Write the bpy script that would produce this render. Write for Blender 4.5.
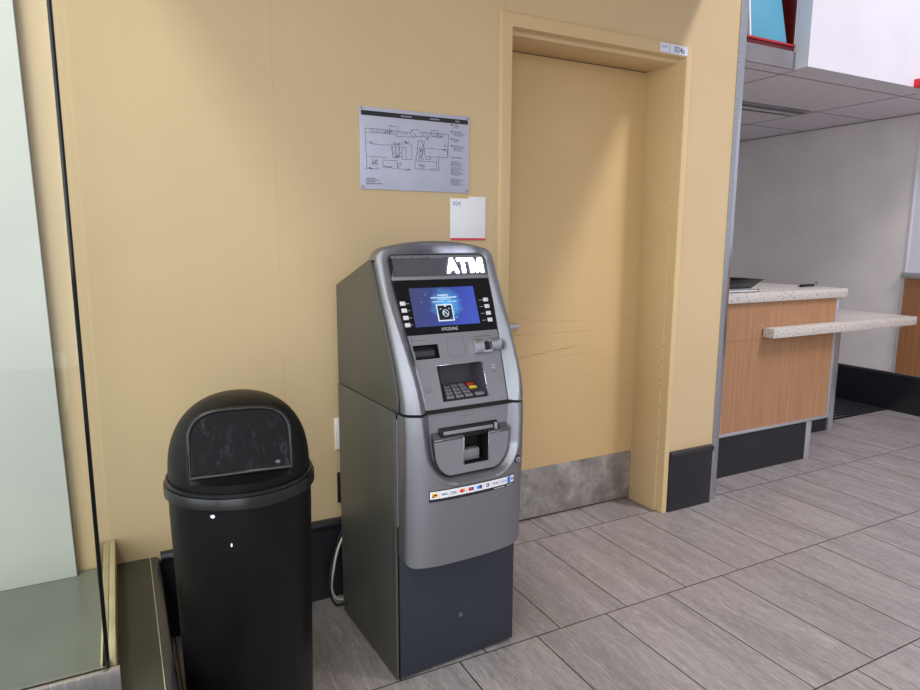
import bpy, bmesh, math, random
import numpy as np
from mathutils import Vector, Matrix
random.seed(7)
C = bpy.context.scene.collection
for o in list(bpy.data.objects): bpy.data.objects.remove(o)

# ------------------------------------------------------------------ camera
YAW, PITCH, ROLL, FPX = 0.48271, 0.158318, 0.0040341, 654.293
fw = Vector((math.sin(YAW)*math.cos(PITCH), math.cos(YAW)*math.cos(PITCH), -math.sin(PITCH)))
rt = Vector((math.cos(YAW), -math.sin(YAW), 0)); up = rt.cross(fw)
r2 = rt*math.cos(ROLL)+up*math.sin(ROLL); u2 = -rt*math.sin(ROLL)+up*math.cos(ROLL)
cam = bpy.data.cameras.new('camera'); camo = bpy.data.objects.new('camera', cam); C.objects.link(camo)
cam.sensor_fit = 'HORIZONTAL'; cam.sensor_width = 36; cam.lens = FPX*36/920; cam.clip_start = .02
camo.matrix_world = Matrix(((r2.x, u2.x, -fw.x, 0), (r2.y, u2.y, -fw.y, 0), (r2.z, u2.z, -fw.z, 1.33), (0, 0, 0, 1)))
sc = bpy.context.scene; sc.camera = camo
sc.view_settings.view_transform = 'Standard'; sc.view_settings.look = 'None'
sc.view_settings.gamma = 1; sc.view_settings.use_curve_mapping = False
sc.view_settings.exposure = 0.0

# ------------------------------------------------------------------ world and lamps
w = bpy.data.worlds.new('world'); sc.world = w; w.use_nodes = True
bg = w.node_tree.nodes['Background']; bg.inputs[0].default_value = (0.93, 0.95, 1.0, 1); bg.inputs[1].default_value = 0.58

def area(name, loc, target, sx, sy, power, col):
    l = bpy.data.lights.new(name, 'AREA'); l.shape = 'RECTANGLE'; l.size = sx; l.size_y = sy; l.energy = power; l.color = col
    o = bpy.data.objects.new(name, l); C.objects.link(o); o.location = loc
    d = (Vector(target)-Vector(loc)).normalized()
    o.rotation_euler = d.to_track_quat('-Z', 'Y').to_euler(); return o
# long hall ceiling lamps running front to back, left and right of the bulkhead over the wall
area('hall_lamp_right', (4.14, -0.9, 6.1), (4.1, -0.7, 0), .30, 2.2, 290, (1, .94, .99))
area('hall_lamp_left', (-1.10, 0.2, 4.1), (-1.1, 0.21, 0), .40, 2.2, 76, (1, .97, .90))
area('hall_window', (-4.2, -0.4, 2.3), (0, -0.4, 2.3), 4.6, 4.2, 150, (.90, .96, 1))
area('rear_window', (-2.6, -4.5, 3.2), (-2.6, 0, 3.2), 4.4, 6.3, 270, (.90, .95, 1))

# ------------------------------------------------------------------ helpers
def lin(c):
    c = [x/255 for x in c]
    return tuple((x/12.92 if x <= .04045 else ((x+.055)/1.055)**2.4) for x in c)+(1,)
class NT:
    def __init__(s, name):
        s.m = bpy.data.materials.new(name); s.m.use_nodes = True; s.t = s.m.node_tree; s.b = s.t.nodes['Principled BSDF']
    def n(s, ty, **k):
        x = s.t.nodes.new(ty)
        for a, b in k.items():
            if a == 'ins':
                for i, v in b.items():
                    if isinstance(v, bpy.types.NodeSocket): s.t.links.new(v, x.inputs[i])
                    else: x.inputs[i].default_value = v
            else: setattr(x, a, b)
        return x
    def l(s, a, b): s.t.links.new(a, b)
    def math(s, op, a, b=None, c=None):
        i = {0: a}
        if b is not None: i[1] = b
        if c is not None: i[2] = c
        return s.n('ShaderNodeMath', operation=op, ins=i).outputs[0]
    def mix(s, f, a, b, bt='MIX'):
        x = s.n('ShaderNodeMix', data_type='RGBA', blend_type=bt)
        for sock, v in ((x.inputs[0], f), (x.inputs[6], a), (x.inputs[7], b)):
            if isinstance(v, bpy.types.NodeSocket): s.l(v, sock)
            else: sock.default_value = v
        return x.outputs[2]
    def ramp(s, f, stops):
        x = s.n('ShaderNodeValToRGB', ins={0: f}); r = x.color_ramp
        while len(r.elements) > 1: r.elements.remove(r.elements[-1])
        r.elements[0].position = stops[0][0]; r.elements[0].color = stops[0][1]
        for p, c in stops[1:]: r.elements.new(p).color = c
        return x.outputs[0]
    def coord(s, scale=(1, 1, 1), out='Object'):
        tc = s.n('ShaderNodeTexCoord'); mp = s.n('ShaderNodeMapping', ins={3: scale}); s.l(tc.outputs[out], mp.inputs[0]); return mp.outputs[0]
    def noise(s, co, sc_, det=4, rough=.55): return s.n('ShaderNodeTexNoise', ins={'Vector': co, 'Scale': sc_, 'Detail': det, 'Roughness': rough}).outputs[0]
def mat(name, col, rough=.5, metal=0, var=.06, vs=6, bump=0, bs=200, spec=.5, scale=(1, 1, 1), emit=0, coat=0):
    k = NT(name); c = lin(col); co = k.coord(scale)
    n = k.noise(co, vs)
    d = tuple(x*(1-var*2) for x in c[:3])+(1,); e = tuple(min(1, x*(1+var*2)) for x in c[:3])+(1,)
    k.l(k.ramp(n, [(.3, d), (.7, e)]), k.b.inputs['Base Color'])
    k.b.inputs['Roughness'].default_value = rough; k.b.inputs['Metallic'].default_value = metal
    k.b.inputs['Specular IOR Level'].default_value = spec
    if coat: k.b.inputs['Coat Weight'].default_value = coat
    if bump:
        b = k.n('ShaderNodeBump', ins={'Strength': bump, 'Distance': .001, 'Height': k.noise(co, bs, 2)}); k.l(b.outputs[0], k.b.inputs['Normal'])
    if emit:
        k.b.inputs['Emission Color'].default_value = c; k.b.inputs['Emission Strength'].default_value = emit
    return k.m

M = {}
def wall_paint(name, col, rough=.55, scuffs=True):
    k = NT(name); c = lin(col); co = k.coord()
    a = k.noise(co, 1.6, 5); base = k.ramp(a, [(.3, tuple(x*.95 for x in c[:3])+(1,)), (.7, tuple(x*1.04 for x in c[:3])+(1,))])
    if scuffs:
        st = k.noise(k.coord((3, 3, 55)), 2.2, 5, .6)
        sp = k.noise(co, 46, 2)
        f = k.math('MULTIPLY', k.ramp(st, [(.62, (0, 0, 0, 1)), (.70, (1, 1, 1, 1))]), .10)
        base = k.mix(f, base, lin((120, 88, 48)))
        f2 = k.math('MULTIPLY', k.ramp(sp, [(.78, (0, 0, 0, 1)), (.80, (1, 1, 1, 1))]), .5)
        base = k.mix(f2, base, lin((90, 66, 40)))
    k.l(base, k.b.inputs['Base Color']); k.b.inputs['Roughness'].default_value = rough
    b = k.n('ShaderNodeBump', ins={'Strength': .12, 'Distance': .002, 'Height': k.noise(co, 90, 3)}); k.l(b.outputs[0], k.b.inputs['Normal'])
    return k.m
M['wall'] = wall_paint('ochre_wall_paint', (206, 181, 141), .5, False)
M['door'] = wall_paint('ochre_door_paint', (207, 176, 128), .42, True)
M['frame'] = wall_paint('ochre_frame_paint', (210, 182, 136), .4, False)
M['dirty'] = mat('chipped_paint', (110, 80, 45), .7)
M['booth'] = mat('grey_booth_paint', (222, 214, 212), .45, vs=3, var=.03)
M['white'] = mat('white_paint', (222, 219, 228), .4, vs=2, var=.02)
M['cool'] = mat('pale_blue_grey_paint', (226, 232, 240), .4, vs=2, var=.02)
M['ceil'] = mat('ceiling_tile', (226, 219, 225), .8, vs=30, var=.03, bump=.3)
M['ceilgrid'] = mat('ceiling_joint', (130, 126, 130), .7)
M['red'] = mat('red_paint', (170, 28, 32), .35)
M['darkred'] = mat('dark_red_panel', (96, 14, 16), .4)
M['brightred'] = mat('bright_red_plastic', (225, 30, 48), .35)
M['blue'] = mat('pale_blue_canvas', (88, 160, 190), .6, vs=4, var=.03)
M['black'] = mat('black_cove_base', (32, 33, 38), .35, var=.08, vs=4)
M['blackcap'] = mat('black_vinyl_cap', (50, 52, 58), .25)
M['platform'] = mat('dark_platform_laminate', (62, 64, 56), .5, vs=3, var=.06)
M['pinstripe'] = mat('ivory_seam', (205, 198, 165), .5)
M['casefloor'] = mat('grey_green_case_floor', (112, 117, 108), .28, vs=2.5, var=.05)
M['board'] = mat('white_board', (205, 207, 200), .5, vs=3, var=.02)
M['boardedge'] = mat('board_edge', (90, 82, 70), .6)
M['peel'] = mat('peeled_paper', (212, 196, 158), .8, vs=12, var=.05)
M['channel'] = mat('yellow_reflection_metal', (206, 196, 158), .35, .3, vs=8, var=.08, scale=(1, 1, .3))  # yellow reflection painted into the channel metal's base colour
M['can'] = mat('black_can_plastic', (13, 13, 15), .4, bump=.25, bs=350, var=.05, spec=.22)
M['canrim'] = mat('black_can_rim', (20, 20, 22), .3)
M['canflap'] = None
M['steel'] = None
M['trim'] = mat('satin_aluminium', (196, 198, 206), .3, .55, var=.02)
M['outlet_w'] = mat('white_plate', (232, 230, 226), .35, var=.01)
M['outlet_b'] = mat('black_plate', (26, 24, 26), .35, var=.01)
M['cord_w'] = mat('white_cord', (205, 200, 190), .45); M['cord_b'] = mat('black_cord', (18, 18, 18), .45)
M['paper'] = mat('white_paper', (236, 236, 242), .6, var=.01)
M['tape'] = mat('yellow_tape', (206, 184, 118), .5)
M['redstripe'] = mat('red_stripe', (206, 66, 84), .5)
M['ink'] = mat('black_ink', (30, 30, 38), .5, var=0); M['inkblue'] = mat('blue_ink', (110, 130, 170), .5, var=0)
M['inknavy'] = mat('navy_ink', (36, 48, 100), .5, var=0)
M['label'] = mat('pale_label', (222, 226, 240), .4, var=.01)
M['plate'] = mat('brushed_sign_plate', (190, 192, 212), .32, .25, vs=5, var=.03)
M['screw'] = mat('screw_head', (170, 170, 175), .3, .9)
def brushed(name, col, rough, metal, sx, sz, amt=.12, bump=.1):
    k = NT(name); c = lin(col); n = k.noise(k.coord((sx, sx, sz)), 8, 6, .7)
    k.l(k.ramp(n, [(.3, tuple(x*(1-amt) for x in c[:3])+(1,)), (.7, tuple(min(1, x*(1+amt)) for x in c[:3])+(1,))]), k.b.inputs['Base Color'])
    k.b.inputs['Metallic'].default_value = metal
    r = k.n('ShaderNodeMapRange', ins={0: n, 3: rough*.8, 4: rough*1.25}); k.l(r.outputs[0], k.b.inputs['Roughness'])
    return k.m
M['steel'] = brushed('brushed_steel', (190, 194, 204), .2, .9, 1, 14)
M['rail'] = brushed('polished_rail_steel', (205, 200, 200), .25, .85, 12, 1)
def kick():
    k = NT('scuffed_kick_plate'); co = k.coord()
    n1 = k.noise(co, 9, 8, .65); n2 = k.noise(k.coord((14, 14, 5)), 4, 6, .7)
    b = k.ramp(n1, [(.32, lin((122, 117, 114))), (.52, lin((156, 151, 148))), (.72, lin((192, 188, 186)))])
    b = k.mix(k.math('MULTIPLY', k.ramp(n2, [(.60, (0, 0, 0, 1)), (.66, (1, 1, 1, 1))]), .5), b, lin((92, 86, 80)))
    k.l(b, k.b.inputs['Base Color']); k.b.inputs['Metallic'].default_value = .5; k.b.inputs['Roughness'].default_value = .48; return k.m
M['kick'] = kick()
def wood(name, dark, light):
    k = NT(name); n = k.noise(k.coord((26, 26, .9)), 2.2, 8, .62); n2 = k.noise(k.coord((110, 110, 3)), 2, 4, .6)
    b = k.ramp(n, [(.28, lin(dark)), (.5, lin(tuple((a+b_)/2 for a, b_ in zip(dark, light)))), (.7, lin(light))])
    b = k.mix(k.math('MULTIPLY', k.ramp(n2, [(.56, (0, 0, 0, 1)), (.64, (1, 1, 1, 1))]), .3), b, lin(tuple(x*.72 for x in dark)))
    k.l(b, k.b.inputs['Base Color']); k.b.inputs['Roughness'].default_value = .4; return k.m
M['wood'] = wood('light_oak_laminate', (156, 114, 82), (184, 140, 106))
M['wood2'] = wood('darker_oak_laminate', (140, 92, 56), (166, 112, 70))
def terrazzo():
    k = NT('speckled_counter_stone'); co = k.coord()
    v = k.n('ShaderNodeTexVoronoi', ins={'Vector': co, 'Scale': 105}); wn = k.n('ShaderNodeTexWhiteNoise', ins={0: v.outputs['Position']})
    near = k.math('LESS_THAN', v.outputs['Distance'], .32)
    sel = k.math('MULTIPLY', near, k.math('GREATER_THAN', wn.outputs[0], .5))
    b = k.mix(k.noise(co, 60, 3), lin((214, 208, 202)), lin((190, 184, 178)))
    b = k.mix(sel, b, k.mix(wn.outputs[0], lin((70, 66, 64)), lin((140, 128, 118))))
    k.l(b, k.b.inputs['Base Color']); k.b.inputs['Roughness'].default_value = .3; return k.m
M['stone'] = terrazzo()
M['stonegrey'] = mat('grey_ledge_stone', (160, 158, 155), .3, vs=80, var=.06)
def floor_mat():
    k = NT('wood_look_floor_tile'); tc = k.n('ShaderNodeTexCoord'); sp = k.n('ShaderNodeSeparateXYZ', ins={0: tc.outputs['Object']})
    X, Y = sp.outputs[0], sp.outputs[1]
    P, L = .2985, .607
    rr = k.math('DIVIDE', k.math('SUBTRACT', Y, 1.688), L); row = k.math('FLOOR', rr); fy = k.math('FRACT', rr)
    xx = k.math('DIVIDE', k.math('SUBTRACT', k.math('SUBTRACT', X, .091), k.math('MULTIPLY', row, .0995)), P)
    col = k.math('FLOOR', xx); fx = k.math('FRACT', xx)
    ex = k.math('MULTIPLY', k.math('MINIMUM', fx, k.math('SUBTRACT', 1, fx)), P)
    ey = k.math('MULTIPLY', k.math('MINIMUM', fy, k.math('SUBTRACT', 1, fy)), L)
    e = k.math('MINIMUM', ex, ey)
    gr = k.n('ShaderNodeMapRange', ins={0: e, 1: .0016, 2: .0030, 3: 1., 4: 0.}).outputs[0]
    idv = k.n('ShaderNodeCombineXYZ', ins={0: col, 1: row, 2: 0.}).outputs[0]
    wn = k.n('ShaderNodeTexWhiteNoise', ins={0: idv})
    off = k.n('ShaderNodeVectorMath', operation='MULTIPLY', ins={0: wn.outputs[1], 1: (13., 13., 7.)}).outputs[0]
    pos = k.n('ShaderNodeVectorMath', operation='ADD', ins={0: tc.outputs['Object'], 1: off}).outputs[0]
    def nz(scl, s_, d, r, dist=0):
        mp = k.n('ShaderNodeMapping', ins={0: pos, 3: scl})
        return k.n('ShaderNodeTexNoise', ins={'Vector': mp.outputs[0], 'Scale': s_, 'Detail': d, 'Roughness': r, 'Distortion': dist}).outputs[0]
    n1 = nz((11, 1.3, 1), 1.6, 6, .6, .6); n2 = nz((75, 9, 1), 2.2, 7, .75, 1.2); n3 = nz((22, 2.0, 1), 1.5, 4, .6, 1.5)
    b = k.ramp(n1, [(.28, lin((126, 121, 121))), (.5, lin((145, 139, 139))), (.72, lin((160, 155, 154)))])
    b = k.mix(k.math('MULTIPLY', k.ramp(n2, [(.50, (0, 0, 0, 1)), (.62, (1, 1, 1, 1))]), .55), b, lin((180, 174, 172)))
    b = k.mix(k.math('MULTIPLY', k.ramp(n2, [(.36, (1, 1, 1, 1)), (.48, (0, 0, 0, 1))]), .5), b, lin((106, 100, 98)))
    b = k.mix(k.math('MULTIPLY', k.ramp(n3, [(.63, (0, 0, 0, 1)), (.68, (1, 1, 1, 1))]), .4), b, lin((190, 184, 182)))
    tone = k.n('ShaderNodeMapRange', ins={0: wn.outputs[0], 3: .94, 4: 1.05}).outputs[0]
    hsv = k.n('ShaderNodeHueSaturation', ins={'Value': tone, 'Color': b}).outputs[0]
    b = k.mix(gr, hsv, lin((46, 40, 38)))
    k.l(b, k.b.inputs['Base Color'])
    k.l(k.n('ShaderNodeMapRange', ins={0: n2, 3: .34, 4: .52}).outputs[0], k.b.inputs['Roughness'])
    h = k.math('SUBTRACT', k.math('MULTIPLY', n2, .25), gr)
    bp = k.n('ShaderNodeBump', ins={'Strength': .35, 'Distance': .0015, 'Height': h}); k.l(bp.outputs[0], k.b.inputs['Normal'])
    return k.m
M['floor'] = floor_mat()
def glass(name, tint, rough=0.0):
    k = NT(name); t = k.t; t.nodes.remove(k.b)
    tr = k.n('ShaderNodeBsdfTransparent', ins={0: tint}); gl = k.n('ShaderNodeBsdfGlossy', ins={0: (1, 1, 1, 1), 'Roughness': rough})
    fr = k.n('ShaderNodeFresnel', ins={0: 1.27}); geo = k.n('ShaderNodeNewGeometry')
    mx = k.n('ShaderNodeMixShader', ins={0: k.math('MULTIPLY', fr.outputs[0], k.math('SUBTRACT', 1, geo.outputs['Backfacing']))})
    k.l(tr.outputs[0], mx.inputs[1]); k.l(gl.outputs[0], mx.inputs[2])
    k.l(mx.outputs[0], t.nodes['Material Output'].inputs[0]); return k.m
M['glass'] = glass('clear_case_glass', (.985, .995, .985, 1))
M['glassedge'] = mat('dark_green_glass_edge', (10, 15, 18), .08, 0, var=.1, vs=4, spec=.35)
M['smoke'] = mat('smoked_sign_panel', (84, 80, 88), .2, var=.04, spec=.35)
# atm
def powder(name, col, rough=.42, metal=.3, amt=.03, spec=.5):
    return mat(name, col, rough, metal, vs=3, var=amt, bump=.1, bs=900, spec=spec)
M['atmside'] = powder('grey_cabinet_steel', (87, 88, 84), .38, .35)
M['atmdark'] = powder('charcoal_cabinet_steel', (54, 58, 68), .4, .25)
M['silver'] = powder('silver_fascia', (150, 151, 158), .46, .9, .01)
M['panel'] = powder('grey_control_panel', (146, 144, 151), .42, .45, .01)
M['paneldark'] = powder('dark_grey_recess', (66, 65, 72), .4, .35)
M['gloss'] = mat('gloss_black_bezel', (7, 7, 9), .15, var=0, spec=.25)
M['void'] = mat('black_recess', (9, 9, 10), .6, var=0)
M['key'] = powder('steel_key', (168, 168, 178), .3, .6)
M['chrome'] = powder('chromed_plastic', (196, 198, 208), .18, .85)
M['keyred'] = mat('red_key', (190, 58, 44), .4, var=0); M['keyyel'] = mat('yellow_key', (226, 196, 70), .4, var=0)
M['btn'] = mat('white_button', (222, 220, 224), .4, var=0)
M['etch'] = mat('etched_line', (92, 90, 98), .5, var=0)
M['etchw'] = mat('pale_print', (196, 196, 204), .5, var=0)
M['led'] = mat('white_letter_light', (236, 238, 255), .4, var=0, emit=7)
def emis(name, col, s):
    k = NT(name); k.b.inputs['Base Color'].default_value = (0, 0, 0, 1); k.b.inputs['Emission Color'].default_value = lin(col); k.b.inputs['Emission Strength'].default_value = s; k.b.inputs['Roughness'].default_value = .3; return k.m
M['scr_w'] = emis('screen_white', (225, 240, 255), 1.0); M['scr_k'] = emis('screen_black', (16, 20, 34), 1.0)
M['scr_c'] = emis('screen_cyan', (90, 190, 250), 1.0)
def screen():
    k = NT('lit_screen'); uv = k.n('ShaderNodeUVMap').outputs[0]; sp = k.n('ShaderNodeSeparateXYZ', ins={0: uv}); U_, V_ = sp.outputs[0], sp.outputs[1]
    b = k.ramp(k.math('ADD', k.math('MULTIPLY', U_, .85), k.math('MULTIPLY', k.math('SUBTRACT', 1, V_), .15)), [(0, lin((58, 62, 104))), (.45, lin((46, 60, 138))), (.75, lin((52, 74, 178))), (1, lin((60, 84, 190)))])
    dx = k.math('MULTIPLY', k.math('SUBTRACT', U_, .52), 1.75); dy = k.math('SUBTRACT', V_, .56)
    r = k.math('SQRT', k.math('ADD', k.math('MULTIPLY', dx, dx), k.math('MULTIPLY', dy, dy)))
    nz = k.n('ShaderNodeTexNoise', ins={'Vector': uv, 'Scale': 9., 'Detail': 4.}).outputs[0]
    rn = k.math('ADD', r, k.math('MULTIPLY', k.math('SUBTRACT', nz, .5), .35))
    b = k.mix(k.ramp(rn, [(.0, (1, 1, 1, 1)), (.2, (.55, .55, .55, 1)), (.46, (0, 0, 0, 1))]), b, lin((90, 190, 255)))
    k.b.inputs['Base Color'].default_value = (.01, .01, .02, 1); k.b.inputs['Roughness'].default_value = .15
    k.l(b, k.b.inputs['Emission Color']); k.b.inputs['Emission Strength'].default_value = 1.0; return k.m
M['screen'] = screen()

class MB:
    def __init__(s): s.b = bmesh.new()
    def quad(s, *p): return s.b.faces.new([s.b.verts.new(q) for q in p])
    def box(s, x0, x1, y0, y1, z0, z1, f=None):
        v = [(x, y, z) for x in (x0, x1) for y in (y0, y1) for z in (z0, z1)]
        return s.hexa(v, f)
    def hexa(s, v, f=None):
        if f: v = [f(*p) for p in v]
        v = [s.b.verts.new(p) for p in v]
        for q in ((0, 1, 3, 2), (4, 6, 7, 5), (0, 4, 5, 1), (2, 3, 7, 6), (0, 2, 6, 4), (1, 5, 7, 3)): s.b.faces.new([v[i] for i in q])
        return s
    def prism(s, pts, fa, fb):            # outline pts mapped by fa and fb, joined
        a = [s.b.verts.new(fa(*p)) for p in pts]; b = [s.b.verts.new(fb(*p)) for p in pts]; n = len(pts)
        s.b.faces.new(a); s.b.faces.new(b[::-1])
        for i in range(n): s.b.faces.new((a[i], b[i], b[(i+1) % n], a[(i+1) % n]))
        return s
    def tube(s, pts, r, n=8, closed=False):
        pts = [Vector(p) for p in pts]; rings = []; ref = None
        for i, p in enumerate(pts):
            t = ((pts[(i+1) % len(pts)] if closed or i < len(pts)-1 else p)-(pts[i-1] if closed or i else p)).normalized()
            if ref is None: ref = t.orthogonal().normalized()
            a = (ref-t*ref.dot(t)).normalized(); ref = a; b = t.cross(a)
            rings.append([s.b.verts.new(p+a*r*math.cos(2*math.pi*k/n)+b*r*math.sin(2*math.pi*k/n)) for k in range(n)])
        m = len(rings)
        for i in range(m if closed else m-1):
            A, B = rings[i], rings[(i+1) % m]
            for k in range(n): s.b.faces.new((A[k], A[(k+1) % n], B[(k+1) % n], B[k]))
        if not closed: s.b.faces.new(rings[0][::-1]); s.b.faces.new(rings[-1])
        return s
    def cyl(s, c, axis, r, h, n=24, r1=None):
        c = Vector(c); ax = Vector(axis).normalized(); a = ax.orthogonal().normalized(); b = ax.cross(a); r1 = r if r1 is None else r1
        A = [s.b.verts.new(c+(a*math.cos(2*math.pi*k/n)+b*math.sin(2*math.pi*k/n))*r) for k in range(n)]
        B = [s.b.verts.new(c+ax*h+(a*math.cos(2*math.pi*k/n)+b*math.sin(2*math.pi*k/n))*r1) for k in range(n)]
        s.b.faces.new(A[::-1]); s.b.faces.new(B)
        for k in range(n): s.b.faces.new((A[k], A[(k+1) % n], B[(k+1) % n], B[k]))
        return s
    def lathe(s, prof, n=72, c=(0, 0)):
        rings = []
        for r, z in prof:
            if r < 1e-5: rings.append([s.b.verts.new((c[0], c[1], z))])
            else: rings.append([s.b.verts.new((c[0]+r*math.cos(2*math.pi*k/n), c[1]+r*math.sin(2*math.pi*k/n), z)) for k in range(n)])
        for A, B in zip(rings, rings[1:]):
            for k in range(n):
                q = [A[k % len(A)], A[(k+1) % n % len(A)], B[(k+1) % n % len(B)], B[k % len(B)]]
                q = list(dict.fromkeys(q))
                if len(q) > 2: s.b.faces.new(q)
        return s
    def build(s, name, m, parent=None, smooth=False, bevel=0, angle=35, segs=2, recalc=True):
        if recalc: bmesh.ops.recalc_face_normals(s.b, faces=s.b.faces)
        me = bpy.data.meshes.new(name); s.b.to_mesh(me); s.b.free()
        if m: me.materials.append(m)
        o = bpy.data.objects.new(name, me); C.objects.link(o); o.parent = parent
        if smooth:
            for p in me.polygons: p.use_smooth = True
        if bevel:
            md = o.modifiers.new('bevel', 'BEVEL'); md.width = bevel; md.segments = segs; md.limit_method = 'ANGLE'; md.angle_limit = math.radians(angle)
            md.harden_normals = False
            for p in me.polygons: p.use_smooth = True
            en = o.modifiers.new('edges', 'EDGE_SPLIT'); en.split_angle = math.radians(32); 
        elif smooth == 'auto':
            en = o.modifiers.new('edges', 'EDGE_SPLIT'); en.split_angle = math.radians(32)
        return o
def bx(name, m, x0, x1, y0, y1, z0, z1, parent=None, bevel=0): return MB().box(x0, x1, y0, y1, z0, z1).build(name, m, parent, bevel=bevel)
def struct(o): o['kind'] = 'structure'; return o
def tag(o, label, cat, group=None):
    o['label'] = label; o['category'] = cat
    if group: o['group'] = group
    return o
def thing(name, label, cat, loc=(0, 0, 0), rz=0, group=None):
    o = bpy.data.objects.new(name, None); C.objects.link(o); o.location = loc; o.rotation_euler = (0, 0, rz); o.empty_display_size = .1
    return tag(o, label, cat, group)
def lettering(name, s, m, mapf, u0, u1, z0, z1, parent=None, bold=0, depth=.0006, width_fit=True):
    """text fitted into the rectangle u0..u1, z0..z1; mapf(u,z,h) gives the point, h above the surface"""
    cu = bpy.data.curves.new(name, 'FONT'); cu.body = s; cu.size = 1; cu.offset = bold; cu.extrude = .5; cu.resolution_u = 3
    t = bpy.data.objects.new(name, cu); C.objects.link(t)
    dg = bpy.context.evaluated_depsgraph_get(); me = bpy.data.meshes.new_from_object(t.evaluated_get(dg)); bpy.data.objects.remove(t)
    co = [v.co.copy() for v in me.vertices]; x0 = min(c.x for c in co); x1 = max(c.x for c in co); y0 = min(c.y for c in co); y1 = max(c.y for c in co)
    for v in me.vertices:
        c = v.co; v.co = mapf(u0+(c.x-x0)/(x1-x0)*(u1-u0), z0+(c.y-y0)/(y1-y0)*(z1-z0), (c.z+.5)*depth)
    me.materials.clear(); me.materials.append(m); me.name = name
    o = bpy.data.objects.new(name, me); C.objects.link(o); o.parent = parent; return o

WY, DY = 2.27, 2.482      # wall face, door face
# ------------------------------------------------------------------ structure
struct(bx('floor', M['floor'], -3.2, 8.5, -4, 5.2, -.05, 0))
FX0, FX1, FZ = 1.353, 2.346, 2.188
b = MB()
b.box(-3.2, FX0+.03, WY, 2.50, 0, 3.6); b.box(FX1-.03, 2.69, WY, 2.50, 0, 3.6); b.box(FX0+.03, FX1-.03, WY, 2.50, FZ-.02, 3.6)
wb = struct(b.build('wall_back', M['wall']))
# vertical panel joints of the wall covering
for x, z0, z1 in ((.495, .31, 3.6), (1.378, FZ, 3.6)):
    bx('panel_joint', mat('wall_joint_line', (190, 165, 122), .7), x-.0005, x+.0005, WY-.0003, WY, z0, z1, wb)
# overhead bulkhead between the two hall lamps
struct(bx('ceiling_bulkhead', M['wall'], -.17, 2.505, .5, WY, 2.62, 3.1)).name = 'trim_1'
# door frame (pressed steel, face + rabbet + stop + reveal)
def frame_profile(side):
    # (inward distance from the outer edge, y)
    return [(0, WY), (0, WY-.012), (.004, WY-.014), (.050, WY-.014), (.052, WY-.012), (.052, WY+.030), (.068, WY+.030), (.068, DY+.005), (0, DY+.005)]
b = MB()
pr = frame_profile(0)
def ring(f): return [b.b.verts.new(f(d, y)) for d, y in pr]
A = ring(lambda d, y: (FX0+d, y, 0)); B = ring(lambda d, y: (FX0+d, y, FZ-d)); Cc = ring(lambda d, y: (FX1-d*.62, y, FZ-d)); D = ring(lambda d, y: (FX1-d*.62, y, 0))
for P, Q in ((A, B), (B, Cc), (Cc, D)):
    for i in range(len(pr)-1): b.b.faces.new((P[i], P[i+1], Q[i+1], Q[i]))
door = struct(b.build('door_1', M['frame'], None, bevel=.0015))
IX0, IX1, IZ = FX0+.068, FX1-.068, FZ-.068
IX1 = 2.308
leaf = bx('door_leaf', M['door'], IX0+.003, IX1-.003, DY, DY+.045, .012, IZ-.003, door, bevel=.002)
bx('door_gap', M['void'], IX0-.02, IX1+.02, DY+.046, DY+.05, 0, IZ+.02, door)
kp = MB().box(IX0+.004, IX1-.006, DY-.003, DY-.0005, .016, .26).build('kick_plate', M['kick'], door, bevel=.0008)
for x in (1.50, 1.62, 1.78, 1.94, 2.10, 2.25):
    for z in (.03, .245):
        MB().cyl((x, DY-.003, z), (0, -1, 0), .0035, .0012, 10).build('screw', M['screw'], kp)
# chipped paint on the jambs
b = MB(); rnd = random.Random(3)
for i in range(26):
    z = rnd.choice([rnd.uniform(.03, .9), rnd.uniform(.2, 1.6)]); x = FX1-.068+rnd.uniform(-.0005, .0012); r = rnd.uniform(.0015, .004)
    b.prism([(math.cos(a)*r*rnd.uniform(.6, 1.2), math.sin(a)*r*rnd.uniform(1, 2.2)) for a in [k*math.pi/4 for k in range(8)]],
            lambda u, v, z=z: (FX1-.0405+u*.6, WY+.0296, z+v), lambda u, v, z=z: (FX1-.0405+u*.6, WY+.0300, z+v))
for i in range(9):
    z = rnd.uniform(.05, 1.2); y = rnd.uniform(WY+.05, DY-.03); r = rnd.uniform(.0015, .003)
    b.prism([(math.cos(k*math.pi/4)*r, math.sin(k*math.pi/4)*r*1.3) for k in range(8)],
            lambda u, v, z=z, y=y: (IX1-.0003, y+u, z+v), lambda u, v, z=z, y=y: (IX1+.0002, y+u, z+v))
b.build('paint_chip', M['dirty'], door)
# long drag scratches on the leaf
b = MB()
def scratch(x0, z0, x1, z1, t):
    n = 14; pts = []
    for i in range(n+1):
        f = i/n; pts.append((x0+(x1-x0)*f, z0+(z1-z0)*f+rnd.uniform(-.0025, .0025)))
    for (a, c), (d, e) in zip(pts, pts[1:]):
        h = t*rnd.uniform(.3, 1); b.hexa([(a, DY-.0006, c-h), (a, DY-.0006, c+h), (a, DY+.001, c-h), (a, DY+.001, c+h), (d, DY-.0006, e-h), (d, DY-.0006, e+h), (d, DY+.001, e-h), (d, DY+.001, e+h)])
for s_ in ((1.55, .905, 2.02, .905, .0016), (1.55, .795, 1.93, .835, .0032), (1.62, .975, 1.98, .95, .0012), (1.60, 1.06, 1.72, 1.058, .0008), (1.78, .79, 2.0, .80, .001)): scratch(*s_)
b.build('scuff_mark', mat('brown_scuff', (188, 150, 98), .6), leaf)
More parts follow.
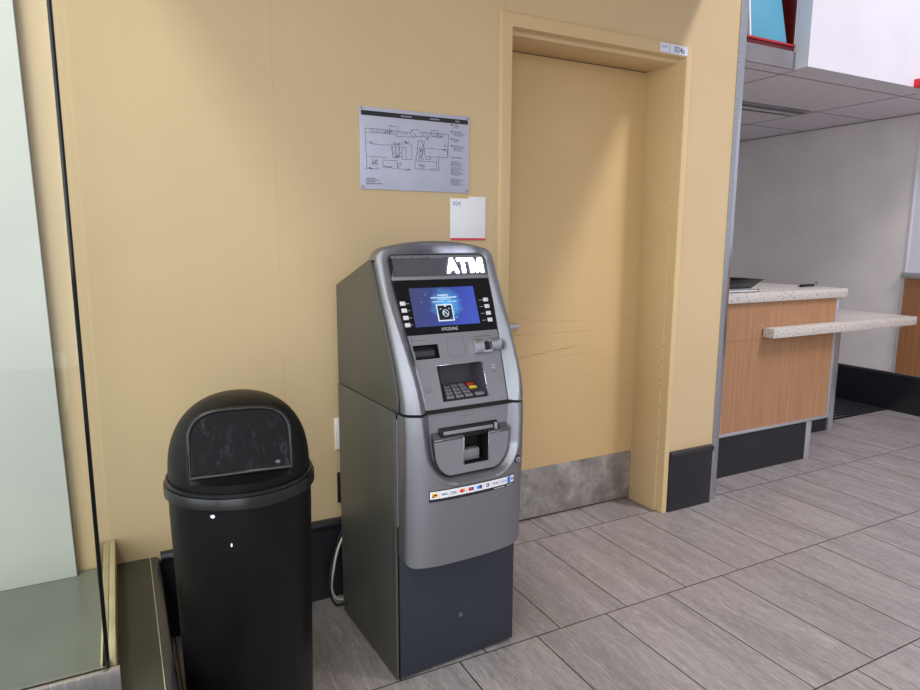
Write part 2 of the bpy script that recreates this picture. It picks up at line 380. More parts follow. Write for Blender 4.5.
# handle: rose and lever
hx, hz = 1.462, .955
h = MB(); h.cyl((hx, DY, hz), (0, -1, 0), .027, .009, 28); h.cyl((hx, DY-.009, hz), (0, -1, 0), .010, .045, 18)
h.tube([(hx, DY-.05, hz), (hx+.03, DY-.055, hz), (hx+.075, DY-.054, hz+.001), (hx+.095, DY-.052, hz+.001)], .0145, 12)
h.build('door_handle', M['trim'], door, smooth='auto')
# number label on the head of the frame
lb = MB().box(2.153, 2.315, WY-.0165, WY-.0145, 2.142, 2.180).build('door_label', M['label'], door)
LW = lambda u, z, h: (u, WY-.0166-h, z)
lettering('lettering', '024a', M['inknavy'], LW, 2.236, 2.296, 2.149, 2.173, lb)
bx('label_seam', M['inkblue'], 2.2070, 2.209, WY-.0172, WY-.0166, 2.143, 2.179, lb)
for i, (a, c) in enumerate(((2.160, 2.198), (2.160, 2.185))): bx('printed_line', M['inkblue'], a, c, WY-.0172, WY-.0166, 2.166-.006*i, 2.168-.006*i, lb)

# cove bases
def base(name, x0, x1, yf=WY-.020, top=.305, capend=False):
    pts = [(yf-.004, 0), (yf, .012), (yf, top-.035), (yf-.006, top-.028), (yf-.010, top-.014), (yf-.006, top-.003), (yf+.004, top), (WY-.0005, top), (WY-.0005, 0)]
    m = MB().prism(pts, lambda y, z: (x0, y, z), lambda y, z: (x1, y, z))
    return struct(m.build(name, M['black'], None, bevel=.0008))
base('baseboard_back', .066, FX0-.001); base('baseboard_right', FX1+.001, 2.640)
# ------------------------------------------------------------------ steel corner guard
t = thing('corner_guard', 'tall brushed steel corner guard on the end of the yellow wall', 'corner guard', (2.68, WY, 0))
MB().box(2.653-2.68, 2.700-2.68, -.004, -.0005, .001, 3.4).build('front_flange', M['steel'], t, bevel=.0008)
MB().box(2.6905-2.68, 2.700-2.68, 0, .17, .001, 3.4).build('side_flange', M['steel'], t, bevel=.0008)

# ------------------------------------------------------------------ counter area behind the wall
XS, ZC = 5.44, 2.29
struct(bx('wall_right', M['booth'], XS, XS+.1, 2.925, 4.56, .305, ZC+.3))
struct(bx('wall_far', M['cool'], 2.70, XS+.1, 4.56, 4.66, 0, ZC+.3))
struct(bx('wall_right_front', M['white'], XS-.004, XS+.1, .4, 2.925, 1.10, ZC+.3))
struct(MB().prism([(XS-.018, 0), (XS-.018, .28), (XS-.022, .29), (XS-.014, .303), (XS+.1, .303), (XS+.1, 0)], lambda x, z: (x, .4, z), lambda x, z: (x, 4.56, z)).build('baseboard_far', M['black'], None, bevel=.001))
struct(bx('trim_2', M['trim'], XS-.021, XS-.016, 2.917, 2.929, .305, 1.06)); struct(bx('trim_3', M['white'], XS-.008, XS-.001, 2.914, 2.930, 1.102, ZC-.002))
tag(bx('wood_wainscot', M['wood2'], XS-.015, XS-.001, .4, 2.914, .306, 1.055), 'brown wood wainscot on the far wall under the grey ledge', 'panelling')
tag(bx('stone_ledge', M['stonegrey'], XS-.035, XS+.09, .4, 2.935, 1.057, 1.10, bevel=.003), 'grey stone ledge capping the wood wainscot at the far right', 'ledge')
# ceiling of the booth with its joints
cl = struct(bx('ceiling', M['ceil'], 2.70, XS, 2.5875, 4.56, ZC, ZC+.04))
for i, x in enumerate((3.50, 4.72)): bx('ceiling_joint', M['ceilgrid'], x-.004, x+.004, 2.5875, 4.56, ZC-.002, ZC, cl)
for i, y in enumerate((2.677, 3.287, 3.895)): bx('ceiling_joint', M['ceilgrid'], 2.70, XS, y-.004, y+.004, ZC-.002, ZC, cl)
bx('edge_moulding', M['ceilgrid'], XS-.012, XS, 2.93, 4.56, ZC-.006, ZC-.002, cl); bx('edge_moulding', M['ceilgrid'], 2.71, XS-.012, 4.548, 4.56, ZC-.006, ZC-.002, cl)
t = thing('air_diffuser', 'long slot diffuser set into the booth ceiling, above the counter', 'diffuser', (4.1, 3.37, ZC))
bx('frame', mat('diffuser_frame', (150, 148, 152), .5), -.56, .56, -.075, .10, -.010, -.0025, t, .002)
bx('pale_blade', mat('diffuser_blade', (208, 206, 210), .4), -.54, .54, -.005, .045, -.014, -.0105, t, .001)
bx('dark_slot', mat('diffuser_slot', (104, 102, 106), .6), -.54, .54, -.055, -.008, -.013, -.0105, t, .001)
bx('dark_slot', bpy.data.materials['diffuser_slot'], -.54, .54, .048, .085, -.013, -.0105, t, .001)
# bulkheads above
struct(bx('trim_4', M['white'], 3.476, 8.0, 2.493, 2.586, ZC, 3.4))
struct(bx('trim_5', M['cool'], 3.473, 3.476, 2.4935, 2.586, ZC+.0005, 3.4))
struct(bx('trim_6', mat('grey_fascia', (128, 124, 130), .6), 2.703, 3.472, 2.5745, 2.587, ZC+.0005, 2.384))
t = thing('display_niche', 'red niche with a thin ledge above the counter, beside the white bulkhead', 'niche', (3.0, 2.587, 2.384))
bx('ledge', M['darkred'], -.297, .469, -.004, .19, 0, .034, t, .002)
bx('ledge_lip', M['red'], -.297, .469, -.010, -.0045, .026, .038, t, .001)
bx('back_panel', M['darkred'], -.297, .469, .19, .20, 0, 1.0, t)
bx('side_panel', M['darkred'], .459, .469, 0, .19, .035, 1.0, t)
t = thing('blue_canvas', 'plain pale blue canvas board standing in the red niche', 'picture', (3.135, 2.60, 2.4185), 0)
b = MB(); b.hexa([(0, 0, 0), (.02, .07, .50), (0, .018, 0), (.02, .088, .50), (.293, .0, 0), (.235, .07, .50), (.293, .018, 0), (.235, .088, .50)])
b.build('canvas', M['blue'], t, bevel=.002)
b = MB(); b.hexa([(-.012, .0, 0), (.008, .07, .50), (-.012, .018, 0), (.008, .088, .50), (-.0005, 0, 0), (.0195, .07, .50), (-.0005, .018, 0), (.0195, .088, .50)])
b.build('wrapped_edge', M['cool'], t)
tag(bx('red_sign_box', M['brightred'], 4.50, 5.05, 2.44, 2.4925, ZC-.004, ZC+.045, bevel=.002), 'bright red sign box fixed low on the white bulkhead, at the photo edge', 'sign')

# main counter
t = thing('service_counter', 'oak-laminate service counter with a speckled stone top and low shelf, beside the steel guard', 'counter', (2.705, 2.458, 0))
def cb(n, m, x0, x1, y0, y1, z0, z1, bev=0, p=None): return bx(n, m, x0-2.705, x1-2.705, y0-2.458, y1-2.458, z0, z1, p or t, bev)
cb('carcass', M['wood'], 2.706, 3.874, 2.462, 3.03, .262, .996)
cb('front_panel', M['wood'], 2.706, 3.2715, 2.458, 2.4615, .7865, .996); cb('front_panel', M['wood'], 2.706, 3.2715, 2.458, 2.4615, .262, .785)
cb('front_panel', M['wood'], 3.273, 3.874, 2.458, 2.4615, .262, .996)
cb('edge_trim', M['trim'], 3.875, 3.897, 2.454, 2.475, .244, .996, .001); cb('edge_trim', M['trim'], 2.706, 3.8745, 2.454, 2.475, .244, .2615, .001)
cb('plinth', M['black'], 2.706, 3.70, 2.466, 2.99, .001, .243); cb('corner_leg', M['trim'], 3.701, 3.748, 2.462, 2.50, .001, .243, .001)
cb('worktop', M['stone'], 2.706, 3.948, 2.438, 3.07, .998, 1.052, .003)
t2 = t
def sb(n, m, x0, x1, y0, y1, z0, z1, bev=0): return bx(n, m, x0-2.705, x1-2.705, y0-2.458, y1-2.458, z0, z1, t2, bev)
b = MB(); b.prism([(3.218, 2.38), (4.622, 2.38), (4.622, 2.90), (3.902, 2.90), (3.902, 2.452), (3.218, 2.452)], lambda x, y: (x-2.705, y-2.458, .797), lambda x, y: (x-2.705, y-2.458, .851))
b.build('low_shelf', M['stone'], t2, bevel=.003)
sb('back_panel', M['wood2'], 3.80, 4.425, 2.80, 2.815, .27, .795); sb('plinth', M['black'], 3.76, 4.425, 2.80, 2.82, .001, .268)
sb('shelf_post', M['trim'], 4.428, 4.478, 2.785, 2.83, .001, .795, .002)
# mat by the far wall
t = thing('floor_grate', 'black slatted floor grate beside the far wall base, behind the counter', 'grate', (5.0, 3.2, 0))
bx('tray', M['void'], -.50, .415, -.265, .6, .0005, .006, t)
for i in range(17): bx('slat', M['blackcap'], -.49, .405, -.255+i*.05, -.228+i*.05, .0065, .014, t, .001)
# things on the counter
t = thing('black_tray', 'shallow black tray with a flared rim on the counter by the steel guard', 'tray', (3.02, 2.60, 1.0535), 0)
b = MB()
z0, z1 = .018, .070; a, c_, e, g = .140, .095, .195, .135
def r4(a, c_, z): return [(-a, -c_, z), (a, -c_, z), (a, c_, z), (-a, c_, z)]
L0 = [b.b.verts.new(p) for p in r4(a, c_, z0)]; L1 = [b.b.verts.new(p) for p in r4(e, g, z1)]; L2 = [b.b.verts.new(p) for p in r4(e-.006, g-.006, z1)]; L3 = [b.b.verts.new(p) for p in r4(a-.004, c_-.004, z0+.005)]
b.b.faces.new(L0[::-1]); b.b.faces.new(L3)
for P, Q in ((L0, L1), (L1, L2), (L2, L3)):
    for i in range(4): b.b.faces.new((P[i], P[(i+1) % 4], Q[(i+1) % 4], Q[i]))
b.build('tray_body', M['gloss'], t, bevel=.002)
tag(MB().box(2.86, 3.185, 2.475, 2.715, 1.0525, 1.0695).build('flat_notepad', M['paper'], None, bevel=.001), 'white pad with black edges lying under the black tray', 'notepad')
np_ = bpy.data.objects['flat_notepad']
b = MB(); b.tube([(2.862, 2.4745, 1.0555), (3.186, 2.4745, 1.0555)], .0022, 6); b.tube([(2.862, 2.4745, 1.0675), (3.186, 2.4745, 1.0675)], .0022, 6); b.tube([(3.186, 2.4745, 1.0535), (3.186, 2.4745, 1.069)], .0022, 6)
b.build('black_binding', M['ink'], np_)
t = thing('pen_on_cord', 'black counter pen with a thin looping cord on the stone counter', 'pen', (3.83, 2.62, 1.053))
b = MB(); b.tube([(-.075, 0, .008), (-.03, .0, .010), (.02, .003, .010), (.055, .005, .008)], .0085, 10); b.tube([(-.10, 0, .005), (-.075, 0, .007)], .003, 8); b.build('pen', M['gloss'], t, smooth='auto')
b = MB(); b.tube([(.052, .005, .010), (.075, .01, .026), (.10, .015, .030), (.118, .022, .016), (.113, .028, .004)], .0018, 6); b.build('cord', M['cord_b'], t, smooth=True)

# ------------------------------------------------------------------ platform and glass case, left
LZ = .29
t = thing('display_platform', 'low dark platform with a black rounded edge, running along the left', 'platform', (-.4, 1.2, 0))
def pb(n, m, x0, x1, y0, y1, z0, z1, bev=0, p=None): return bx(n, m, x0+.4, x1+.4, y0-1.2, y1-1.2, z0, z1, p or t, bev)
pb('platform_top', M['platform'], -1.9, .0335, .35, 2.2685, LZ-.02, LZ)
pb('carcass', M['black'], -1.9, .047, .35, 2.2685, .001, LZ-.021)
pb('pinstripe', M['pinstripe'], .0338, .0356, .35, 2.2685, LZ-.01, LZ+.0006)
b = MB().prism([(.0358, LZ-.02), (.0358, LZ), (.050, LZ-.0005), (.060, LZ-.005), (.064, LZ-.014), (.062, LZ-.026), (.054, LZ-.034), (.0475, LZ-.036), (.0475, LZ-.0205)],
           lambda x, z: (x+.4, .35-1.2, z), lambda x, z: (x+.4, 2.2685-1.2, z))
b.build('rounded_cap', M['blackcap'], t, bevel=.0005)
GX, GY = -.078, 1.566
t = thing('glass_display_case', 'tall clear glass display case on the dark platform at far left', 'display case', (-.5, 1.9, LZ))
def gb(n, m, x0, x1, y0, y1, z0, z1, bev=0): return bx(n, m, x0+.5, x1+.5, y0-1.9, y1-1.9, z0-LZ, z1-LZ, t, bev)
gb('base_panel', M['casefloor'], -1.88, -.093, 1.582, 2.262, LZ+.0006, LZ+.004)
gb('front_glass', M['glass'], -1.88, GX-.005, GY, GY+.010, LZ+.055, 3.4)
gb('side_glass', M['glass'], GX-.010, GX, GY+.0125, 2.262, LZ+.055, 3.4)
gb('corner_edge', M['glassedge'], GX-.0040, GX+.0045, GY-.001, GY+.0115, LZ+.075, 3.4, .001)
gb('inner_channel', M['channel'], -.093, GX-.0105, GY+.014, 2.262, LZ+.0005, .378, .001); gb('outer_channel', M['channel'], GX+.001, -.062, GY+.014, 2.262, LZ+.0005, .378, .001)
gb('front_rail', M['rail'], -1.88, -.054, GY-.016, GY-.0015, LZ+.0005, .370, .0015); gb('front_rail', M['rail'], -1.88, -.080, GY+.0105, GY+.0135, LZ+.0005, .366, .001)
gb('gasket', M['void'], -1.88, GX-.002, GY-.0012, GY-.0002, LZ+.05, .372)
# white board leaning flat on the wall inside the case, torn wall covering beside it
t = thing('white_board', 'plain white board standing against the wall inside the glass case', 'board', (-.9, 2.2, LZ+.0045))
b = MB().hexa([(-.9+.0, .03, 0), (-.9, .03, 2.0), (-.9, .052, 0), (-.9, .052, 2.0), (.728, .03, 0), (.700, .03, 2.0), (.728, .052, 0), (.700, .052, 2.0)]); b.build('panel', M['board'], t, bevel=.002)
b = MB().hexa([(.7285, .032, 0), (.7005, .032, 2.0), (.7285, .050, 0), (.7005, .050, 2.0), (.7305, .032, 0), (.7025, .032, 2.0), (.7305, .050, 0), (.7025, .050, 2.0)]); b.build('side_edge', M['boardedge'], t)
rnd = random.Random(11)
pts = [(-.215, .34)]+[(x+rnd.uniform(-.0015, .0015), z) for x, z in ((-.176, .36), (-.169, .44), (-.163, .52), (-.159, .56), (-.164, .60), (-.166, .66), (-.158, .70), (-.161, .74), (-.171, .78), (-.166, .81), (-.150, .86), (-.153, .92), (-.147, .985), (-.158, .995))]+[(-.215, .99)]
b = MB().prism(pts, lambda x, z: (x, WY-.0012, z), lambda x, z: (x, WY-.0003, z)); o = b.build('torn_wallpaper', M['peel'], wb)

# ------------------------------------------------------------------ wall signs
t = thing('floor_plan_sign', 'brushed metal sign with a black building floor plan drawing on the yellow wall', 'sign', (1.005, WY, 1.65))
SW, SH = .434, .281
bx('plate', M['plate'], -SW/2, SW/2, -.006, -.0008, -SH/2, SH/2, t, .0008)
S = lambda u, z, h: (u-SW/2, -.0062-h, z-SH/2)
def srect(b, u0, u1, z0, z1): b.hexa([S(u, z, hh) for u in (u0, u1) for hh in (0, .0004) for z in (z0, z1)])
b = MB(); srect(b, .006, SW-.006, .252, .268); b.build('header_bar', M['ink'], t)
for i, (u, s_) in enumerate(((.155, .04), (.27, .035), (.375, .018))):
    b = MB(); rnd = random.Random(i)
    x = u
    while x < u+s_:
        wd = rnd.uniform(.002, .005); srect(b, x, x+wd, .2575, .2625); x += wd+.0012
    for v in b.b.verts: v.co.y -= .0005
    b.build('header_print', mat('pale_header_print', (150, 150, 170), .5, var=0), t)
def px(u, v):      # plan coordinates traced from a close look: 0..872 x 0..690 with the sign's skew removed
    tl, tr, br, bl = (25, 38), (822, 130), (822, 678), (40, 640)
    s_, r_ = (u-tl[0])/(tr[0]-tl[0]), 0
    top = tl[1]+(tr[1]-tl[1])*s_; bot = bl[1]+(br[1]-bl[1])*s_
    return s_*SW, SH*(1-(v-top)/(bot-top))
b = MB()
def pline(pts, wd=.0011):
    pts = [px(*p) for p in pts]
    for (a, c), (d, e) in zip(pts, pts[1:]):
        L = math.hypot(d-a, e-c) or 1; nx, nz = -(e-c)/L*wd/2, (d-a)/L*wd/2; ex, ez = (d-a)/L*wd/2, (e-c)/L*wd/2
        b.hexa([S(a-ex+nx, c-ez+nz, 0), S(a-ex+nx, c-ez+nz, .0004), S(a-ex-nx, c-ez-nz, 0), S(a-ex-nx, c-ez-nz, .0004), S(d+ex+nx, e+ez+nz, 0), S(d+ex+nx, e+ez+nz, .0004), S(d+ex-nx, e+ez-nz, 0), S(d+ex-nx, e+ez-nz, .0004)])
for l in ([(60, 198), (100, 200), (230, 215), (370, 236)], [(60, 198), (66, 400), (210, 412)], [(100, 200), (102, 228), (62, 228)], [(370, 236), (385, 215), (430, 213), (445, 232), (500, 236), (660, 252), (656, 418), (498, 408)], [(385, 215), (420, 262), (400, 268), (370, 236)], [(420, 262), (450, 264), (520, 270)],
          [(100, 228), (230, 240), (232, 185), (290, 192), (288, 215)], [(232, 240), (282, 248), (282, 262), (330, 262), (400, 268)], [(75, 296), (110, 312), (180, 322), (300, 318)], [(66, 400), (70, 490), (140, 495)], [(180, 430), (182, 475), (250, 490), (270, 492)], [(182, 430), (280, 436), (282, 495), (380, 502)],
          [(318, 300), (316, 425), (385, 430), (388, 330), (360, 310), (330, 305)], [(318, 340), (345, 342), (345, 420)], [(440, 290), (430, 330), (420, 400), (415, 430), (455, 432), (470, 345), (480, 300), (440, 290)], [(455, 300), (480, 345), (482, 400)], [(245, 330), (250, 410), (295, 415), (300, 325)], [(270, 335), (272, 412)],
          [(495, 350), (560, 352)], [(580, 356), (640, 362)], [(410, 440), (408, 495), (500, 505)], [(410, 440), (570, 448), (572, 498), (510, 498)], [(585, 410), (586, 512), (520, 508)], [(488, 405), (525, 412), (525, 430), (490, 428), (488, 405)], [(530, 222), (535, 262), (575, 268), (580, 222), (530, 222)], [(640, 310), (628, 335), (655, 340)], [(110, 410), (108, 455), (140, 460), (140, 425)], [(230, 185), (245, 180)]):
    pline(l)
for i in range(17): pline([(110+i*15, 206+i*1.8), (110+i*15, 226+i*1.6)], .0009)
for i in range(12): pline([(460+i*15, 238+i*1.2), (460+i*15, 262+i*1.3)], .0009)
rnd = random.Random(5)
for cx, cy, sx, sy, n in ((280, 315, 22, 12, 14), (285, 375, 18, 40, 26), (450, 380, 22, 45, 34), (120, 445, 18, 22, 16), (295, 470, 14, 18, 10), (460, 480, 22, 18, 14), (355, 300, 30, 8, 10), (640, 362, 16, 6, 9), (110, 488, 50, 6, 12), (215, 480, 40, 6, 12), (600, 268, 8, 8, 5), (500, 280, 6, 6, 6), (355, 500, 22, 6, 6), (650, 390, 5, 20, 5), (220, 225, 30, 12, 12), (120, 300, 30, 8, 5), (250, 345, 12, 40, 8)):
    for k in range(n):
        x, y = cx+rnd.uniform(-sx, sx), cy+rnd.uniform(-sy, sy); d = rnd.uniform(3, 9)
        pline([(x, y), (x+d, y) if rnd.random() < .5 else (x, y+d)], .0013)
b.build('floor_plan_drawing', M['ink'], t)
b = MB()
for y0, rows, wd in ((180, 4, 55), (228, 5, 90), (282, 4, 50), (328, 6, 95), (412, 2, 95), (445, 5, 100), (488, 8, 115), (570, 7, 105)):
    for r in range(rows):
        x = 700 if y0 < 400 else 678; X1 = x+wd*rnd.uniform(.55, 1)
        while x < X1:
            d = rnd.uniform(4, 13); u, z = px(x, y0+r*7.6+(x-690)*.10); u2_, _ = px(min(x+d, X1), y0); srect(b, u, u2_, z-.0011, z+.0003); x += d+3
    if y0 < 400:
        u, z = px(686, y0+4); srect(b, u-.003, u+.003, z-.003, z+.003)
for r, wd in enumerate((60, 90, 60, 110)):
    x = 62
    while x < 62+wd:
        d = rnd.uniform(4, 12); u, z = px(x, 562+r*13); srect(b, u, u+d*.00055, z-.0022, z+.0004); x += d+2
b.build('legend_text', mat('grey_ink', (80, 80, 96), .5, var=0), t)
for u, z in ((.008, .008), (SW-.008, .008), (.008, SH-.006), (SW-.008, SH-.006)):
    MB().cyl(S(u, z, 0), (0, -1, 0), .0042, .0016, 14).build('screw', M['screw'], t)
t = thing('room_card', 'white room card numbered 024 with a red bottom stripe, right of the floor plan', 'card', (1.221, WY, 1.414))
bx('card', M['paper'], -.0765, .0765, -.004, -.0008, -.083, .083, t, .0006)
bx('stripe', M['redstripe'], -.0765, .0765, -.0048, -.0042, -.083, -.0745, t)
bx('tape', M['tape'], -.0765, .0, -.0048, -.0042, .075, .0835, t)
lettering('lettering', '024', M['inkblue'], lambda u, z, h: (u, -.0042-h, z), -.066, -.034, .048, .064, t)

# switch plate and outlet left of the machine
def plate(name, label, cat, x, z, m, kind):
    t = thing(name, label, cat, (x, WY, z)); bx('cover_plate', m, -.0375, .0375, -.007, -.0008, -.059, .059, t, .0025)
    if kind: bx('rocker', m, -.0165, .0165, -.011, -.0075, -.033, .033, t, .002)
    else:
        for s_ in (-1, 1): bx('socket', M['void'], -.017, .017, -.009, -.0075, s_*.024-.015, s_*.024+.015, t, .002)
    for s_ in (-1, 1): MB().cyl((0, -.0072, s_*.047), (0, -1, 0), .0028, .001, 10).build('screw', m, t)
plate('light_switch', 'white wall switch plate half hidden behind the cash machine', 'switch', .708, .627, M['outlet_w'], 1)
plate('power_outlet', 'black wall outlet below the white switch plate', 'outlet', .712, .42, M['outlet_b'], 0)

# ------------------------------------------------------------------ litter bin
CX, CY = .250, 1.69; R0 = .176
t = thing('trash_can', 'tall black domed-top trash can standing between the platform and cash machine', 'trash can', (CX, CY, 0), math.atan2(-.137, .99)*-1)
t.rotation_euler = (0, 0, 0)
b = MB(); b.lathe([(0, .001), (.155, .001), (.160, .012), (R0-.002, .66), (R0-.002, .715), (R0-.010, .716), (R0-.012, .66), (.15, .02), (0, .019)]); b.build('bin_body', M['can'], t, smooth='auto')
b = MB(); b.lathe([(R0-.001, .708), (R0+.006, .708), (R0+.008, .711), (R0+.008, .733), (R0+.006, .7375), (R0-.001, .738)]); 
b.lathe([(R0-.001, .7385), (R0+.003, .739), (R0+.003, .747), (R0-.002, .748)]); b.build('collar', M['canrim'], t, smooth='auto')
face = Vector((-.120, -.99, 0)).normalized(); side = Vector((-face.y, face.x, 0))   # side: picture right
HD = .203; ZB = .748
def domeR(z):
    f = (z-ZB)/HD; return (R0-.004)*(max(0, 1-max(0, f)**2.5))**(1/2.25)
n = 120; prof = [ZB+HD*math.sin(math.pi/2*i/34)**1.0 for i in range(35)]
Dm, tilt = .124, .26                    # flat face: distance from the axis at z=.775, leaning back
def plane_d(z): return Dm-(z-.775)*tilt
b = MB(); rings = []
for z in prof:
    r = domeR(z)
    if r < 1e-3: rings.append([b.b.verts.new((0, 0, z))]); continue
    row = []
    for k in range(n):
        p = Vector((r*math.cos(2*math.pi*k/n), r*math.sin(2*math.pi*k/n), z))
        d = p.dot(face)
        lo = .768
        if z > lo and d > plane_d(z): p -= face*(d-plane_d(z))
        row.append(b.b.verts.new(p))
    rings.append(row)
for A_, B_ in zip(rings, rings[1:]):
    for k in range(n):
        q = list(dict.fromkeys([A_[k % len(A_)], A_[(k+1) % n % len(A_)], B_[(k+1) % n % len(B_)], B_[k % len(B_)]]))
        if len(q) > 2: b.b.faces.new(q)
b.build('dome_lid', M['can'], t, smooth='auto')
# outline of the flat face
out = []
zs = [.778+i*(ZB+HD-.778-.001)/60 for i in range(61)]
for z in zs:
    r = domeR(z); d = plane_d(z)
    if r > d: out.append((math.sqrt(r*r-d*d), z))
hw = [(w_-.006, z) for w_, z in out if w_ > .012]
ztop = hw[-1][1]+.001
HWD = .116
def arch(s_=1.0):
    p = [(-HWD*s_, .780)]+[(-HWD*s_*math.cos(math.radians(a))**.55, .866+.062*s_*math.sin(math.radians(a))) for a in range(0, 90, 6)]+[(0, .866+.062*s_)]
    return p+[(-a, c) for a, c in p[-2::-1]]
loop = arch()
def FP(s_, z, h=0): return face*(plane_d(z)+h)+side*s_+Vector((0, 0, z))
b = MB(); b.prism(arch(1.035), lambda s_, z: FP(s_, z, .0005), lambda s_, z: FP(s_*.99, z-.004, -.085)); b.build('flap_hood', M['can'], t, smooth='auto')
b = MB(); b.tube([FP(s_, z, .001) for s_, z in loop], .0055, 8, closed=True); b.build('flap_rim', M['canrim'], t, smooth=True)
k = NT('scratched_black_flap'); nn = k.noise(k.coord((40, 40, 14)), 1.5, 8, .8); n2 = k.noise(k.coord(), 9, 3)
f_ = k.math('MULTIPLY', k.ramp(nn, [(.52, (0, 0, 0, 1)), (.62, (1, 1, 1, 1))]), k.ramp(n2, [(.40, (0, 0, 0, 1)), (.65, (.26, .26, .26, 1))]))
k.l(k.mix(f_, lin((12, 12, 14)), lin((100, 103, 110))), k.b.inputs['Base Color']); k.b.inputs['Specular IOR Level'].default_value = .15; k.b.inputs['Roughness'].default_value = .45
b = MB(); inn = [(s_*.945, .780+(z-.780)*.955+.003) for s_, z in loop]
b.prism(inn, lambda s_, z: FP(s_, z, .0022), lambda s_, z: FP(s_, z, .0008)); flap = b.build('push_flap', k.m, t)
b = MB(); b.prism([(math.cos(a)*.006+.083, math.sin(a)*.004+.797) for a in [q*math.pi/5 for q in range(10)]], lambda s_, z: FP(s_, z, .003), lambda s_, z: FP(s_, z, .0023)); b.build('badge', M['etch'], flap)
th = math.radians(-90-10)
def onbody(a, z, r, m, name, e=1.0):
    a = math.radians(a); rr = R0-.002 if z > .66 else .160+(R0-.162)*(z-.012)/.648
    if z > .708: rr = R0+.010
    c = Vector((math.cos(a)*rr, math.sin(a)*rr, z)); nrm = Vector((math.cos(a), math.sin(a), 0)); tt = Vector((-nrm.y, nrm.x, 0))
    b = MB(); b.prism([(math.cos(q*math.pi/8)*r, math.sin(q*math.pi/8)*r*e) for q in range(16)], lambda u, v: c+tt*u+Vector((0, 0, v))+nrm*.0012, lambda u, v: c+tt*u+Vector((0, 0, v))-nrm*.001)
    b.build(name, m, t)
onbody(-121, .694, .0055, M['paper'], 'white_sticker', .8); onbody(-108, .622, .0022, M['paper'], 'paint_speck', 2.2)

# ------------------------------------------------------------------ cash machine
W = .420; UC = .213
atm = thing('cash_machine', 'grey and silver free-standing ATM with a lit blue screen', 'cash machine', (.672, 1.684, 0), math.radians(3))
BZ = [(.30, -.022), (.36, -.028), (.50, -.034), (.70, -.040), (.80, -.041), (.86, -.038), (.91, -.030), (.96, -.012), (1.0, .006), (1.06, .034), (1.10, .055), (1.15, .082), (1.20, .106), (1.25, .130), (1.29, .150), (1.35, .180)]
bz, bv = np.array([p[0] for p in BZ]), np.array([p[1] for p in BZ])
def Bf(z): return float(np.interp(z, bz, bv))
def B(z): return sum(Bf(z+d) for d in (-.02, -.01, 0, .01, .02))/5
def PV(z): return -.045+.407*(z-.85)
LV = -.046
nrm = Vector((0, -.9262, .3770))
def T(u, z, h=0): return Vector((u, PV(z), z))+nrm*h
def Lw(u, z, h=0): return Vector((u, LV-h, z))
# inner outline of the instrument panel (u,z)
def arc(cx, cz, rx, rz, a0, a1, n=7): return [(cx+rx*math.cos(math.radians(a0+(a1-a0)*i/n)), cz+rz*math.sin(math.radians(a0+(a1-a0)*i/n))) for i in range(n+1)]
POLY = arc(.064, 1.269, .018, .018, 180, 90)+arc(.362, 1.269, .020, .018, 90, 0)+[(.380, 1.21), (.3795, 1.13), (.376, 1.057), (.369, .96), (.362, .87), (.3605, .80), (.3580, .75)]+arc(.293, .732, .064, .082, 0, -90, 9)+arc(.160, .732, .066, .082, 270, 180, 9)+[(.091, .75), (.086, .80), (.082, .85), (.073, .95), (.061, 1.057), (.0495, 1.17), (.046, 1.21)]
PA = np.array(POLY)
def sdf(u, z):   # positive inside
    a = PA; b = np.roll(PA, -1, axis=0); p = np.array((u, z)); ab = b-a; t_ = np.clip(((p-a)*ab).sum(1)/np.maximum((ab**2).sum(1), 1e-12), 0, 1)
    d = np.sqrt((((a+ab*t_[:, None])-p)**2).sum(1)).min()
    c = ((a[:, 1] > z) != (b[:, 1] > z)) & (u < (b[:, 0]-a[:, 0])*(z-a[:, 1])/(b[:, 1]-a[:, 1]+1e-15)+a[:, 0])
    return d if c.sum() % 2 else -d
def shell(u, z):
    t_ = max(0, min(u-UL, W-u)); k_ = .045
    return B(z)-.046*(1-math.exp(-t_/k_))-.006*min(1, t_/.006)**.5
UL = .009
FL = .030
def flank(z): return .030 if z > .72 else max(.014, .030-(.72-z)*.20)
def surf(u, z, d=None):
    FL = flank(z)
    v = shell(u, z)
    if d is None: d = sdf(u, z)
    pv = PV(z) if z > .846 else LV
    if d > -FL:
        k_ = min(1, (d+FL)/FL); k_ = k_ if .08 < k_ < .92 else (k_*k_/.16+.04 if k_ <= .08 else 1-((1-k_)**2/.16+.04)); k_ = max(0, min(1, k_)); v = v*(1-k_)+(pv+.003)*k_
    elif d > -FL-.010: v -= .0022*math.sin(math.pi*(d+FL+.010)/.010)
    return v
def ztop(u):
    q = 2*(u-W/2)/W; e = 1.293+.030*(1-q*q); r = .030; dd = max(0, min(u-UL, W-u))
    return e-(r-math.sqrt(max(0, r*r-(r-dd)**2)) if dd < r else 0)
def zbot(u):
    dd = max(0, min(u-UL, W-u)); r = .028; return .388+(r-math.sqrt(max(0, r*r-(r-dd)**2)) if dd < r else 0)
